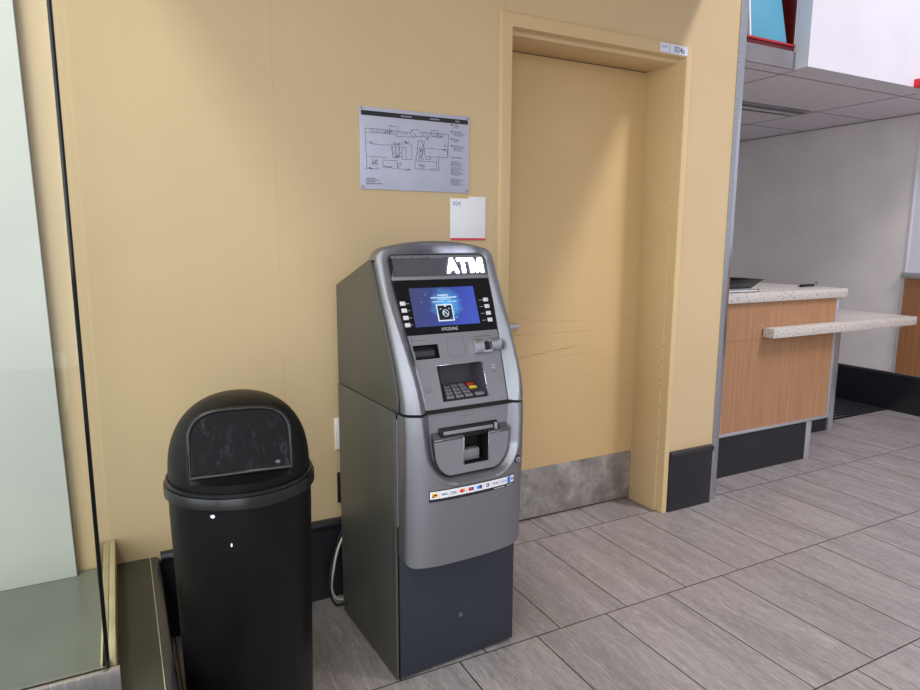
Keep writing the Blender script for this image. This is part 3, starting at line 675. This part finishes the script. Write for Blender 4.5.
def shell_mesh(name, zb, zt, back, nz, m):
    us = sorted(set([0, .0012, .003, .0055, .0085, .012, .016, .020]+[.0235+i*(W-.047)/112 for i in range(113)]+[W-x for x in (0, .0012, .003, .0055, .0085, .012, .016, .020)]))
    us = [UL+u*(W-UL)/W for u in us]
    b = MB(); G = []; DD = []
    for u in us:
        z0, z1 = zb(u), zt(u); col = []; dc = []
        for j in range(nz+1):
            z = z0+(z1-z0)*j/nz; d = sdf(u, z); col.append(b.b.verts.new((u, surf(u, z, d), z))); dc.append(d)
        G.append(col); DD.append(dc)
    for i in range(len(us)-1):
        for j in range(nz):
            if min(DD[i][j], DD[i+1][j], DD[i][j+1], DD[i+1][j+1]) > .008: continue
            b.b.faces.new((G[i][j], G[i+1][j], G[i+1][j+1], G[i][j+1]))
    # side, top and bottom returns
    def ret(line):
        bk = [b.b.verts.new((v.co.x, back(v.co.z), v.co.z)) for v in line]
        for i in range(len(line)-1): b.b.faces.new((line[i], line[i+1], bk[i+1], bk[i]))
    return b, G, ret
bu, G, ret = shell_mesh('upper_fascia', lambda u: .8500, ztop, None, 130, None)
# crown: round the top edge over, back to the hood
prev = [c[-1] for c in G]
for (dv, dz) in ((.004, .0030), (.010, .0050), (.020, .0060), (.034, .0055), (.046, .002), (.052, -.005), (.053, -.030)):
    cur = []
    for c in G:
        p = c[-1].co; q = abs(2*(p.x-W/2)/W); tb = shell(p.x, p.z)
        base_v = p.y+(dv/.053)*((.192)-p.y)
        cur.append(bu.b.verts.new((W/2+(p.x-W/2)*(1-.0*dz), base_v, p.z+dz)))
    for i in range(len(cur)-1): bu.b.faces.new((prev[i], prev[i+1], cur[i+1], cur[i]))
    prev = cur
def side_ret(b, col, off):
    bk = [b.b.verts.new((v.co.x, max(v.co.y+.004, off(v.co.z)), v.co.z)) for v in col]
    for i in range(len(col)-1): b.b.faces.new((col[i], col[i+1], bk[i+1], bk[i]))
offu = lambda z: B(z)+.016
side_ret(bu, G[0], offu); side_ret(bu, G[-1], offu)
bot = [c[0] for c in G]; bk = [bu.b.verts.new((v.co.x, .02, v.co.z)) for v in bot]
for i in range(len(bot)-1): bu.b.faces.new((bot[i], bot[i+1], bk[i+1], bk[i]))
upper = bu.build('upper_fascia', M['silver'], atm, smooth='auto', recalc=False)
upper.modifiers['edges'].split_angle = math.radians(50)
bl_, G, ret = shell_mesh('lower_fascia', zbot, lambda u: .8415, None, 120, None)
def off2(z): return -.0005
side_ret(bl_, G[0], off2); side_ret(bl_, G[-1], off2)
for e in (0, -1):
    ln = [c[e] for c in G]; bk = [bl_.b.verts.new((v.co.x, -.0005, v.co.z)) for v in ln]
    for i in range(len(ln)-1): bl_.b.faces.new((ln[i], ln[i+1], bk[i+1], bk[i]))
lower = bl_.build('lower_fascia', M['silver'], atm, smooth='auto', recalc=False); lower.modifiers['edges'].split_angle = math.radians(50)
# hood and body
hp = [(.452, .850), (.452, 1.182), (.175, 1.271), (.160, 1.272)]+[(max(B(z)+.0165, -.018), z) for z in (1.255, 1.22, 1.18, 1.14, 1.10, 1.06, 1.02, .98, .94, .90, .87, .850)]
for a_, c_ in ((.0015, .0088), (W-.004, W-.0015)): MB().prism(hp, lambda v, z: (a_, v, z), lambda v, z: (c_, v, z)).build('side_panel', M['atmside'], atm, bevel=.0008)
hq = [(.452, .850), (.452, 1.182), (.20, 1.2635), (.20, 1.20), (.155, 1.12), (.115, 1.0), (.09, .850)]
MB().prism(hq, lambda v, z: (.0045, v, z), lambda v, z: (W-.0045, v, z)).build('upper_hood', M['atmside'], atm, bevel=.0015)
MB().prism([(.2005, 1.2615), (.2005, 1.2635), (.160, 1.272), (.160, 1.270)], lambda v, z: (.0045, v, z), lambda v, z: (W-.0045, v, z)).build('hood_lip', M['atmside'], atm)
bx('lower_cabinet', M['atmside'], .0, W+.007, .022, .455, .008, .8465, atm, .0015)
bx('seam_gasket', M['void'], .006, W-.006, -.024, .40, .8440, .8500, atm)
bx('seam_gasket', M['void'], .03, W-.03, -.052, -.0245, .8405, .8510, atm)
dr = bx('safe_door', M['atmdark'], .012, W+.006, .0, .0205, .012, .843, atm, .002)
bx('side_flange', M['atmside'], .0, .0075, .0025, .0215, .008, .8465, atm, .0008)
bx('edge_highlight', M['trim'], .0078, .0095, .001, .006, .50, .825, atm)  # pale strip stands for the highlight line along the door edge
bx('base_plate', M['void'], .012, W-.012, .03, .44, .0005, .0075, atm)
# marks
def scuffs(name, fn, cu, cz, n, r, seed, m, parent):
    b = MB(); q = random.Random(seed)
    for i in range(n):
        a = q.uniform(0, 6.28); rr = r*q.random()**.6; u, z = cu+rr*math.cos(a)*.7, cz+rr*math.sin(a)
        l = q.uniform(.001, .006); w_ = q.uniform(.0003, .0009); an = q.gauss(1.1, .35); du, dz = math.cos(an)*l, math.sin(an)*l
        b.prism([(u-w_, z), (u+w_, z), (u+du+w_*.4, z+dz), (u+du-w_*.4, z+dz)], lambda a_, c_: fn(a_, c_, .0004), lambda a_, c_: fn(a_, c_, -.0003))
    b.build(name, m, parent)
M['mark'] = mat('pale_rub_mark', (80, 84, 92), .6, var=.05)
M['mark2'] = mat('light_rub_mark', (122, 124, 130), .6, var=.05)
scuffs('scuff', lambda u, z, h: Vector((u, -h, z)), .245, .185, 60, .040, 2, M['mark'], dr); scuffs('scuff', lambda u, z, h: Vector((u, -h, z)), .222, .155, 26, .010, 4, M['mark2'], dr)
Sh = lambda u, z, h: Vector((u, surf(u, z)-h, z))
scuffs('scuff', Sh, .355, .475, 26, .018, 8, M['mark2'], lower)
MB().cyl((-.0003, .425, .045), (-1, 0, 0), .007, .0008, 14).build('vent_hole', M['void'], atm)
MB().cyl((.0012, .26, 1.222), (-1, 0, 0), .0025, .0010, 10).build('rivet', M['void'], atm)

def plate_mesh(fn, zs, lr, holes, name, m, parent, thick=.004):
    zc = sorted(set([round(z, 5) for z in zs]+[h_[2] for h_ in holes]+[h_[3] for h_ in holes])); uc = sorted(set([h_[0] for h_ in holes]+[h_[1] for h_ in holes]))
    b = MB(); rows = []
    for z in zc:
        l, r = lr(z); rows.append([b.b.verts.new(fn(u, z, 0)) for u in [l]+uc+[r]])
    for j in range(len(zc)-1):
        zm = (zc[j]+zc[j+1])/2
        for i in range(len(uc)+1):
            um = (([lr(zm)[0]]+uc)[i]+(uc+[lr(zm)[1]])[i])/2
            if any(h_[0] < um < h_[1] and h_[2] < zm < h_[3] for h_ in holes): continue
            b.b.faces.new((rows[j][i], rows[j][i+1], rows[j+1][i+1], rows[j+1][i]))
    bmesh.ops.recalc_face_normals(b.b, faces=b.b.faces)
    o = b.build(name, m, parent, recalc=False)
    md = o.modifiers.new('thickness', 'SOLIDIFY'); md.thickness = thick; md.offset = -1
    return o
def bounds(z, inset=0.0):
    xs = []
    for i in range(len(POLY)):
        (a, c), (d, e) = POLY[i], POLY[(i+1) % len(POLY)]
        if (c <= z < e) or (e <= z < c): xs.append(a+(d-a)*(z-c)/(e-c))
    if len(xs) < 2: xs = [.15, .30]
    return min(xs)+inset, max(xs)-inset
def fr(a, b_, n): return [a+(b_-a)*i/n for i in range(n+1)]
b = MB(); b.tube([T(u, z, .0006) for u, z in [(bounds(.852)[0], .852)]+[p for p in POLY[POLY.index((.073, .95)):]]+POLY[:20]+[(bounds(.852)[1], .852)] if z > .851], .0013, 5); b.build('panel_gasket', M['void'], atm, smooth=True)
# sign panel with lit letters
sg = plate_mesh(lambda u, z, h: T(u, z, h-.003), fr(1.224, 1.2825, 14), lambda z: bounds(z, .0015), [], 'sign_panel', M['smoke'], atm)
b = MB(); b.hexa([T(u, z, h_) for u in (.046, .058) for h_ in (-.004, -.0018) for z in (1.228, 1.279)]); b.build('sign_shadow_gap', M['void'], sg)
for n_, a, c, shapes in (('A', .2370, .2800, [[(0, 0), (.38, 1), (.62, 1), (.60, .70), (.24, 0)], [(.60, .70), (.62, 1), (1, 0), (.76, 0), (.50, .74)], [(.28, .20), (.33, .38), (.67, .38), (.72, .20)]]),
                         ('T', .2785, .3185, [[(0, .80), (0, 1), (1, 1), (1, .80)], [(.36, 0), (.36, .82), (.64, .82), (.64, 0)]]),
                         ('M', .3225, .3705, [[(0, 0), (0, 1), (.22, 1), (.22, 0)], [(.78, 0), (.78, 1), (1, 1), (1, 0)], [(.10, 1), (.30, 1), (.56, .30), (.56, .02), (.42, .02)], [(.90, 1), (.70, 1), (.44, .30), (.44, .02), (.58, .02)]])):
    b = MB()
    for q_ in shapes: b.prism(q_, lambda x, y: T(a+(c-a)*x, 1.2315+.045*y, -.0024), lambda x, y: T(a+(c-a)*x, 1.2315+.045*y, .0012))
    b.build('letter_light', M['led'], sg)
b = MB(); b.hexa([T(u, z, h_) for u in (.045, .381) for h_ in (-.004, .004) for z in (1.2125, 1.2230)]); b.build('divider_bar', M['panel'], atm, bevel=.002)
bez = plate_mesh(T, fr(1.0575, 1.2115, 6), lambda z: bounds(z, .0015), [], 'screen_bezel', M['gloss'], atm)
# screen with its picture
b = MB(); f = b.quad(T(.0945, 1.0785, .0006), T(.317, 1.0785, .0006), T(.317, 1.1895, .0006), T(.0945, 1.1895, .0006)); uvl = b.b.loops.layers.uv.new('UVMap')
for lp, uv in zip(f.loops, ((0, 0), (1, 0), (1, 1), (0, 1))): lp[uvl].uv = uv
scr = b.build('screen', M['screen'], atm, recalc=False)
def trect(b, u0, u1, z0, z1, h0, h1): b.hexa([T(u, z, h_) for u in (u0, u1) for h_ in (h0, h1) for z in (z0, z1)])
b = MB(); trect(b, .174, .230, 1.0910, 1.1400, .0007, .0009); b.build('picture_border', M['scr_w'], scr)
b = MB(); trect(b, .1780, .2260, 1.0945, 1.1365, .0009, .0011); b.build('picture_tile', M['scr_k'], scr)
b = MB(); b.tube([T(.203+.010*math.cos(a), 1.114+.010*math.sin(a), .0013) for a in [q*2*math.pi/20 for q in range(20)]], .0009, 6, closed=True)
b.tube([T(.199+.004*math.cos(a), 1.114+.005*math.sin(a), .0013) for a in [q*2*math.pi/12 for q in range(9)]], .0012, 6); b.tube([T(.203, 1.1145, .0013), T(.2095, 1.109, .0013)], .0014, 6)
for u in (.187, .2165):
    trect(b, u-.002, u+.003, 1.1255, 1.1275, .0011, .0014)
trect(b, .2020, .2085, 1.1325, 1.1375, .0011, .0014); b.build('picture_symbol', M['scr_w'], scr)
b = MB(); q = random.Random(9)
for z, a, c, hgt in ((1.1665, .186, .222, .0042), (1.1595, .162, .250, .0042), (1.1480, .166, .205, .0026), (1.1470, .216, .248, .0026), (1.1540, .185, .228, .0018)):
    x = a
    while x < c:
        d = q.uniform(.0016, .0034); trect(b, x, min(x+d, c), z-hgt/2*q.uniform(.7, 1), z+hgt/2*q.uniform(.7, 1), .0007, .0010); x += d+.0009
b.build('screen_text', M['scr_w'], scr)
b = MB()
for u, z, r_ in ((.145, 1.170, .0016), (.128, 1.149, .0014), (.238, 1.100, .0022), (.293, 1.158+.02, .0010), (.292, 1.099, .0012), (.150, 1.176, .001), (.232, 1.108, .001), (.225, 1.079+.002, .001)):
    b.prism([(u+r_*math.cos(k_*math.pi/4), z+r_*math.sin(k_*math.pi/4)) for k_ in range(8)], lambda a_, c_: T(a_, c_, .0007), lambda a_, c_: T(a_, c_, .0010))
for s_ in range(5):
    a0 = q.uniform(0, 6.28); rr = q.uniform(.028, .040)
    b.tube([T(.205+rr*math.cos(a0+k_*.16), 1.122+rr*math.sin(a0+k_*.16)*.9, .0009) for k_ in range(9)], .0004, 4)
b.build('sparkle', M['scr_c'], scr)
for k_, z in enumerate((1.1467, 1.1270, 1.1065, 1.0862)):
    for u, l0, l1 in ((.0655+k_*.0012, .0755+k_*.0012, .0875), (.3525+k_*.0005, .3275, .3405)):
        b = MB(); trect(b, u-.0085, u+.0085, z-.0058, z+.0058, .0003, .0045); b.build('side_button', M['btn'], bez, bevel=.0012)
        b = MB(); trect(b, l0, l1, z-.0005, z+.0005, .0001, .0005); b.build('button_line', M['etchw'], bez)
lettering('maker_lettering', 'HYOSUNG', M['etchw'], lambda u, z, h: T(u, z, h+.0001), .1795, .2345, 1.0640, 1.0735, bez)
# control panel
hR = (.069, .156, .989, 1.0285); hK = (.139, .296, .868, .968)
pan = plate_mesh(T, fr(.8515, 1.0565, 16), lambda z: bounds(z, .0015), [hR, hK], 'control_panel', M['panel'], atm)
# receipt chute
b = MB(); u0, u1, z0, z1 = hR; D_ = -.022
def Q(u, z, h): return T(u, z, h)
b.quad(Q(u0, z0, 0), Q(u1, z0, 0), Q(u1, z0+.004, D_), Q(u0, z0+.004, D_)); b.quad(Q(u0, z1, 0), Q(u1, z1, 0), Q(u1, z1, D_), Q(u0, z1, D_)); b.quad(Q(u0, z0, 0), Q(u0, z1, 0), Q(u0, z1, D_), Q(u0, z0+.004, D_)); b.quad(Q(u1, z0, 0), Q(u1, z1, 0), Q(u1, z1, D_), Q(u1, z0+.004, D_)); b.quad(Q(u0, z0+.004, D_), Q(u1, z0+.004, D_), Q(u1, z1, D_), Q(u0, z1, D_))
rc = b.build('receipt_slot', M['void'], atm)
b = MB(); pts = [(math.cos(a)*.012, math.sin(a)*.013) for a in [math.radians(-80+i*20) for i in range(9)]]
b.prism([(a_, c_) for a_, c_ in pts], lambda a_, c_: T(u0+.006, (z0+z1)/2-.002+c_, -.018+a_), lambda a_, c_: T(u1-.012, (z0+z1)/2-.002+c_, -.018+a_)); b.build('receipt_roller', M['paneldark'], rc, smooth='auto')
# engraved outlines
b = MB()
def eline(b, u0, z0, u1, z1, w_=.0007, fn=T):
    if abs(u1-u0) > abs(z1-z0): b.hexa([fn(u, z, h_) for u in (u0, u1) for h_ in (-.0002, .0003) for z in (z0-w_/2, z0+w_/2)])
    else: b.hexa([fn(u, z, h_) for u in (u0-w_/2, u0+w_/2) for h_ in (-.0002, .0003) for z in (z0, z1)])
for a in ((.187, 1.044, .246, 1.044), (.187, .990, .246, .990), (.187, .990, .187, 1.044), (.246, .990, .246, 1.044)): eline(b, *a)
eline(b, .283, 1.0405, .345, 1.0405, .0018); eline(b, .075, 1.040, .078, 1.0495, .003); eline(b, .087, 1.042, .125, 1.042, .0012)
for i in range(5):
    for j in range(9): eline(b, .0865+i*.0052, .8965+j*.0017, .0892+i*.0052, .8965+j*.0017, .0007)
for z in (.9365, .9335): eline(b, .326, z, .342, z, .0011)
b.build('engraving', M['etch'], pan)
b = MB(); b.hexa([T(u, z, h_) for u in (.328, .337) for h_ in (0, .0006) for z in (.946, .955)]); jk = b.build('headphone_plate', M['etchw'], pan)
MB().cyl(T(.3315, .9505, .0006), nrm, .0028, .0006, 12).build('headphone_jack', M['void'], jk)
# card reader: two glossy jaws
def jaw(u0, u1, zc, hh, hz):
    b = MB(); n_ = 8; pts = []
    for i in range(n_+1):
        a = math.pi*i/n_; pts.append((zc+math.cos(a)*hz, math.sin(a)**.6*hh if 0 < i < n_ else 0))
    b.prism(pts, lambda z, h: T(u0, z, h), lambda z, h: T(u1, z, h)); return b
cr = jaw(.274, .3040, 1.0105, .024, .021).build('card_reader', M['chrome'], atm, bevel=.003)
jaw(.3275, .3640, 1.0125, .030, .018).build('reader_jaw', M['chrome'], cr, bevel=.003)
b = MB(); trect(b, .3045, .327, .998, 1.022, .0002, .010); b.build('card_slot', M['void'], cr)
b = MB(); trect(b, .298, .333, .990, .9975, .0005, .016); b.build('reader_lip', M['chrome'], cr, bevel=.002)
b = MB(); trect(b, .3645, .372, 1.000, 1.022, .0002, .012); b.build('side_grip', M['gloss'], cr, bevel=.002)
# keypad pocket
ku0, ku1, kz0, kz1 = hK
fl = [Vector((ku0+.003, PV(kz0)+.001, kz0+.001)), Vector((ku1-.002, PV(kz0)+.001, kz0+.001)), Vector((.278, .034, .901)), Vector((.168, .034, .901))]
tp = [T(ku0, kz1, 0), T(ku1, kz1, 0)]; bt = [T(ku0, kz0, 0), T(ku1, kz0, 0)]; tb = [Vector((.166, .040, .962)), Vector((.280, .040, .962))]
b = MB(); b.quad(tb[0], tb[1], fl[2], fl[3]); b.quad(tp[0], tp[1], tb[1], tb[0]); b.quad(bt[0], tp[0], tb[0], fl[3], fl[0]); b.quad(tp[1], bt[1], fl[1], fl[2], tb[1]); b.quad(bt[0], bt[1], fl[1], fl[0])
b.build('keypad_pocket', M['paneldark'], atm)
b = MB(); b.tube([T(ku1, kz0, .0006), T(ku1, kz1, .0006)], .0022, 6); b.tube([T(ku0, kz1, .0004), T(ku1, kz1, .0004)], .0012, 6); b.tube([T(ku1-.001, kz0+.001, .0004), fl[2]], .0008, 5); b.tube([T(ku1-.001, kz1-.001, 0), tb[1]], .0016, 6); b.build('pocket_edge', M['chrome'], atm, smooth=True)
b = MB(); b.hexa([Vector((u, .0385+h_, z)) for u in (.185, .228) for h_ in (0, .001) for z in (.9345, .9368)]); b.build('pocket_marking', M['etchw'], atm)
O_ = fl[0]; e1 = (fl[1]-fl[0]); e2 = ((fl[3]+fl[2])/2-(fl[0]+fl[1])/2); kn = e1.cross(e2).normalized(); 
if kn.z < 0: kn = -kn
def KP(a, c, h):
    l = fl[0].lerp(fl[3], c); r_ = fl[1].lerp(fl[2], c); return l.lerp(r_, a)+kn*h
b = MB(); b.hexa([KP(a, c, h_) for a in (0.02, .98) for h_ in (0, .002) for c in (0.02, .98)]); kpd = b.build('keypad', M['atmdark'], atm)
for r_ in range(4):
    for c_ in range(4):
        a0 = .07+c_*.215; a1 = a0+.165; c0 = .72-r_*.215; c1 = c0+.155; mm = M['key']; nm = 'key'
        if c_ == 3:
            a0 += .03; a1 += .06
            if r_ == 0: mm = M['keyred']
            elif r_ == 1: mm = M['keyyel']
            elif r_ == 2: mm = M['paneldark']
        b = MB(); b.hexa([KP(a, c, h_) for a in (a0, a1) for h_ in (.0022, .007) for c in (c0, c1)]); o = b.build(nm, mm, kpd, bevel=.0012)
        if c_ < 3 or mm is M['key']:
            s_ = [['1', '2', '3', ''], ['4', '5', '6', ''], ['7', '8', '9', ''], ['*', '0', '#', '']][r_][c_]
            if s_:
                am, cm = (a0+a1)/2, (c0+c1)/2
                lettering('digit', s_, M['ink'], lambda u, z, h: KP(u, z, .0071+h), am-.03, am+.03, cm-.045, cm+.045, o, depth=.0003)
# lower fascia: strip, shelf, tray block
lb_ = lambda ins: (lambda z: bounds(z, ins))
strip = plate_mesh(lambda u, z, h: Lw(u, z, h), fr(.700, .8405, 10), lb_(.0015), [(.190, .285, .700, .7600)], 'dispenser_strip', M['panel'], atm)
BH = .016
blk = plate_mesh(lambda u, z, h: Lw(u, z, h+BH), fr(.6525, .763, 44), lambda z: (lambda lr: (lr[0], lr[1]))(bounds(z, .0045)), [(.1945, .2815, .677, .7630)], 'dispenser_block', M['panel'], atm, .004)
# rounded lower corners come from the outline; side walls of the block
b = MB(); zs_ = fr(.6525, .763, 44)
for side_ in (0, 1):
    for a, c in zip(zs_, zs_[1:]):
        ua, uc_ = bounds(a, .0045)[side_], bounds(c, .0045)[side_]
        b.quad(Lw(ua, a, BH), Lw(uc_, c, BH), Lw(uc_, c, -.002), Lw(ua, a, -.002))
l, r_ = bounds(.6525, .0045); b.quad(Lw(l, .6525, BH), Lw(r_, .6525, BH), Lw(r_, .6525, -.002), Lw(l, .6525, -.002))
# sloping shelf either side of the mouth
for a, c in ((bounds(.763, .0045)[0], .1945), (.2815, bounds(.763, .0045)[1])):
    b.hexa([Lw(a, .759, BH), Lw(a, .763, BH), Lw(a, .759, 0), Lw(a, .783, .0006), Lw(c, .759, BH), Lw(c, .763, BH), Lw(c, .759, 0), Lw(c, .783, .0006)])
b.build('block_sides', M['paneldark'], blk, recalc=True)
# mouth
b = MB(); u0, u1, z0, z1 = .1945, .2815, .677, .772; dp = .045
f0, f1 = -LV-BH, 0
yf, yb = LV-BH+.0005, LV+dp
b.quad((u0, yf, z0), (u0, yf, .763), (u0, LV, z1), (u0, yb, z1), (u0, yb, z0)); b.quad((u1, yf, z0), (u1, yf, .763), (u1, LV, z1), (u1, yb, z1), (u1, yb, z0)); b.quad((u0, yf, z0), (u1, yf, z0), (u1, yb, z0), (u0, yb, z0)); b.quad((u0, yb, z0), (u1, yb, z0), (u1, yb, z1), (u0, yb, z1)); b.quad((u0, LV, z1), (u1, LV, z1), (u1, yb, z1), (u0, yb, z1))
mo = b.build('cash_mouth', M['void'], atm)
bx('cash_ledge', M['panel'], .196, .262, LV+.003, LV+.030, .680, .715, mo, .004)
pts = arc(.238, .757, .0430, .020, 180, 0, 12)
b = MB(); b.prism(pts, lambda u, z: Lw(u, z, .0012), lambda u, z: Lw(u, z, .0003)); b.build('mouth_arch', M['void'], mo)
for u in (.1945, .2815): MB().tube([Lw(u, .678, BH+.0004), Lw(u, .763, BH+.0004)], .0014, 6).build('mouth_edge', M['key'], mo, smooth=True)
b = MB(); b.tube([Lw(u, z, BH+.0004) for u, z in ((bounds(.762, .0045)[0], .7632), (.1945, .7632))], .0009, 5); b.build('shelf_edge', M['key'], blk, smooth=True)
b = MB(); b.tube([Lw(u, z, BH+.0004) for u, z in ((.2815, .7632), (bounds(.762, .0045)[1], .7632))], .0009, 5); b.build('shelf_edge', M['key'], blk, smooth=True)
# bill slot shutter on the shelf
b = MB(); b.hexa([Lw(.120, .772, .001), Lw(.116, .796, .001), Lw(.120, .768, .0135), Lw(.116, .789, .0110), Lw(.326, .772, .001), Lw(.318, .796, .001), Lw(.326, .768, .0135), Lw(.318, .789, .0110)])
sh = b.build('bill_slot', M['void'], atm, bevel=.003)
b = MB(); b.hexa([Lw(.128, .7775, .011), Lw(.128, .7860, .011), Lw(.128, .7755, .0155), Lw(.128, .7830, .0145), Lw(.298, .7775, .011), Lw(.298, .7860, .011), Lw(.298, .7755, .0155), Lw(.298, .7830, .0145)]); b.build('shutter', M['panel'], sh, bevel=.0012)
b = MB(); b.hexa([Lw(.303, .7725, .011), Lw(.303, .791, .0105), Lw(.303, .770, .0170), Lw(.303, .787, .0145), Lw(.314, .7725, .011), Lw(.314, .791, .0105), Lw(.314, .770, .0170), Lw(.314, .787, .0145)]); b.build('latch', M['key'], sh, bevel=.0015)
b = MB(); eline(b, .196, .8225, .236, .8225, .0010, Lw); eline(b, .200, .8190, .214, .8190, .0008, Lw); b.build('engraving', M['etch'], strip)
# lock
lk = MB().cyl(Sh(.3780, .668, -.003), (.25, -1, 0), .0125, .008, 24).build('lock', M['paneldark'], atm, smooth='auto')
MB().cyl(Sh(.3780, .668, .0052), (.25, -1, 0), .0085, .004, 20).build('lock_cylinder', M['chrome'], lk, smooth='auto')
MB().cyl(Sh(.3780, .668, .0094), (.25, -1, 0), .0028, .0006, 12).build('keyhole', M['void'], lk)
# card-scheme sticker, follows the curve
su0, su1 = .070, .366
def stz(u): return .6140+.0*u
def strip_on(b, u0, u1, z0, z1, h, n=None):
    n = n or max(1, int((u1-u0)/.006)); prev = None
    for i in range(n+1):
        u = u0+(u1-u0)*i/n; p = [b.b.verts.new(q) for q in (Sh(u, z0, h), Sh(u, z1, h), Sh(u, z1, h-.0006), Sh(u, z0, h-.0006))]
        if prev:
            for k_ in range(4): b.b.faces.new((prev[k_], prev[(k_+1) % 4], p[(k_+1) % 4], p[k_]))
        else: b.b.faces.new(p)
        prev = p
    b.b.faces.new(prev[::-1])
z0s, z1s = .5900, .6240
b = MB(); strip_on(b, su0, su1, z0s, z1s, .0010); stk = b.build('payment_sticker', M['ink'], atm)
cw = (su1-su0-.004)/10; c0, c1 = z0s+.0095, z1s-.0022
cellm = mat('sticker_white', (236, 236, 242), .4, var=0)
colm = {k_: mat('sticker_'+k_, v_, .4, var=0) for k_, v_ in dict(yellow=(245, 190, 50), red=(226, 40, 40), orange=(245, 150, 30), blue=(20, 90, 190), sky=(30, 130, 215), navy=(26, 42, 110), grey=(120, 124, 140)).items()}
def disc(u, z, r, m, h, name='printed_disc', par=None):
    b = MB(); b.prism([(u+r*math.cos(q*math.pi/8), z+r*math.sin(q*math.pi/8)) for q in range(16)], lambda a_, c_: Sh(a_, c_, h), lambda a_, c_: Sh(a_, c_, h-.0003)); b.build(name, m, par or stk)
for i in range(10):
    a = su0+.0025+i*cw; e_ = a+cw-.0008; b = MB(); strip_on(b, a, e_, c0, c1, .0014); ce = b.build('printed_cell', cellm, stk); m_ = (a+e_)/2; zc = (c0+c1)/2
    tx = lambda s_, mm, f=.36, hh=.0032, dz=0, bold=.02: lettering('lettering', s_, mm, lambda u, z, h: Sh(u, z, .0016+h), m_-cw*f, m_+cw*f, zc-hh+dz, zc+hh+dz, ce, bold=bold, depth=.0003)
    if i == 0:
        b = MB(); strip_on(b, m_-.0085, m_+.0085, zc-.0062, zc+.0062, .0018, 2); b.build('printed_block', colm['yellow'], ce); b = MB(); strip_on(b, m_-.0085, m_-.002, zc-.006, zc-.002, .0021, 2); strip_on(b, m_-.0035, m_+.006, zc-.002, zc+.0025, .0021, 2); b.build('printed_glyph', M['ink'], ce)
    elif i == 1: tx('VISA', colm['navy'])
    elif i == 2: tx('VISA', colm['navy'], .34, .0026, .001); tx('Electron', colm['grey'], .38, .0012, -.0042)
    elif i in (3, 4, 5):
        ca, cb_ = ((colm['red'], colm['orange']), (colm['red'], colm['blue']), (colm['sky'], colm['navy']))[i-3]
        disc(m_-.0036, zc, .0058, ca, .0019, par=ce); disc(m_+.0036, zc, .0058, cb_, .0017, par=ce)
    elif i == 6: disc(m_, zc, .0060, M['ink'], .0017, par=ce); tx('E', cellm, .12, .0030)
    elif i == 7: tx('STAR', M['ink'], .36, .0024)
    elif i == 8: tx('PULSE', colm['grey'], .38, .0018)
    elif i == 9:
        b = MB(); strip_on(b, a+.0016, a+.0142, c0+.001, c1-.001, .0018, 2); b.build('printed_block', colm['sky'], ce)
        disc(e_-.0068, zc, .0045, colm['grey'], .0017, par=ce)
b = MB()
for a, c in ((.286, .325), (.334, .360)):
    x = a
    while x < c: strip_on(b, x, x+.003, z0s+.002, z0s+.0048, .0014, 1); x += .0042
b.build('fine_print', M['etchw'], stk)
# ------------------------------------------------------------------ cords behind the machine
def cordline(name, pts, r, m, label):
    b = MB(); P = []
    V_ = [Matrix.Rotation(-math.radians(3), 3, 'Z') @ (Vector(p)-Vector((.672, 1.684, 0))) for p in pts]
    for i in range(len(V_)-1):
        p0, p1, p2, p3 = V_[max(i-1, 0)], V_[i], V_[i+1], V_[min(i+2, len(V_)-1)]
        for s_ in range(8):
            q = s_/8; P.append(.5*((2*p1)+(-p0+p2)*q+(2*p0-5*p1+4*p2-p3)*q*q+(-p0+3*p1-3*p2+p3)*q**3))
    P.append(V_[-1]); b.tube(P, r, 8); o = b.build(name, m, atm, smooth=True); o['label'] = label; return o
cordline('network_cord', [(.70, 2.205, .30), (.655, 2.205, .215), (.632, 2.20, .13), (.625, 2.20, .06), (.645, 2.20, .016), (.70, 2.20, .008), (.80, 2.20, .006)], .0045, M['cord_w'], 'white cord')
cordline('power_cord', [(.71, 2.232, .38), (.69, 2.228, .31), (.64, 2.215, .18), (.612, 2.19, .08), (.625, 2.175, .018), (.66, 2.17, .008), (.80, 2.17, .008)], .0045, M['cord_b'], 'black cord')
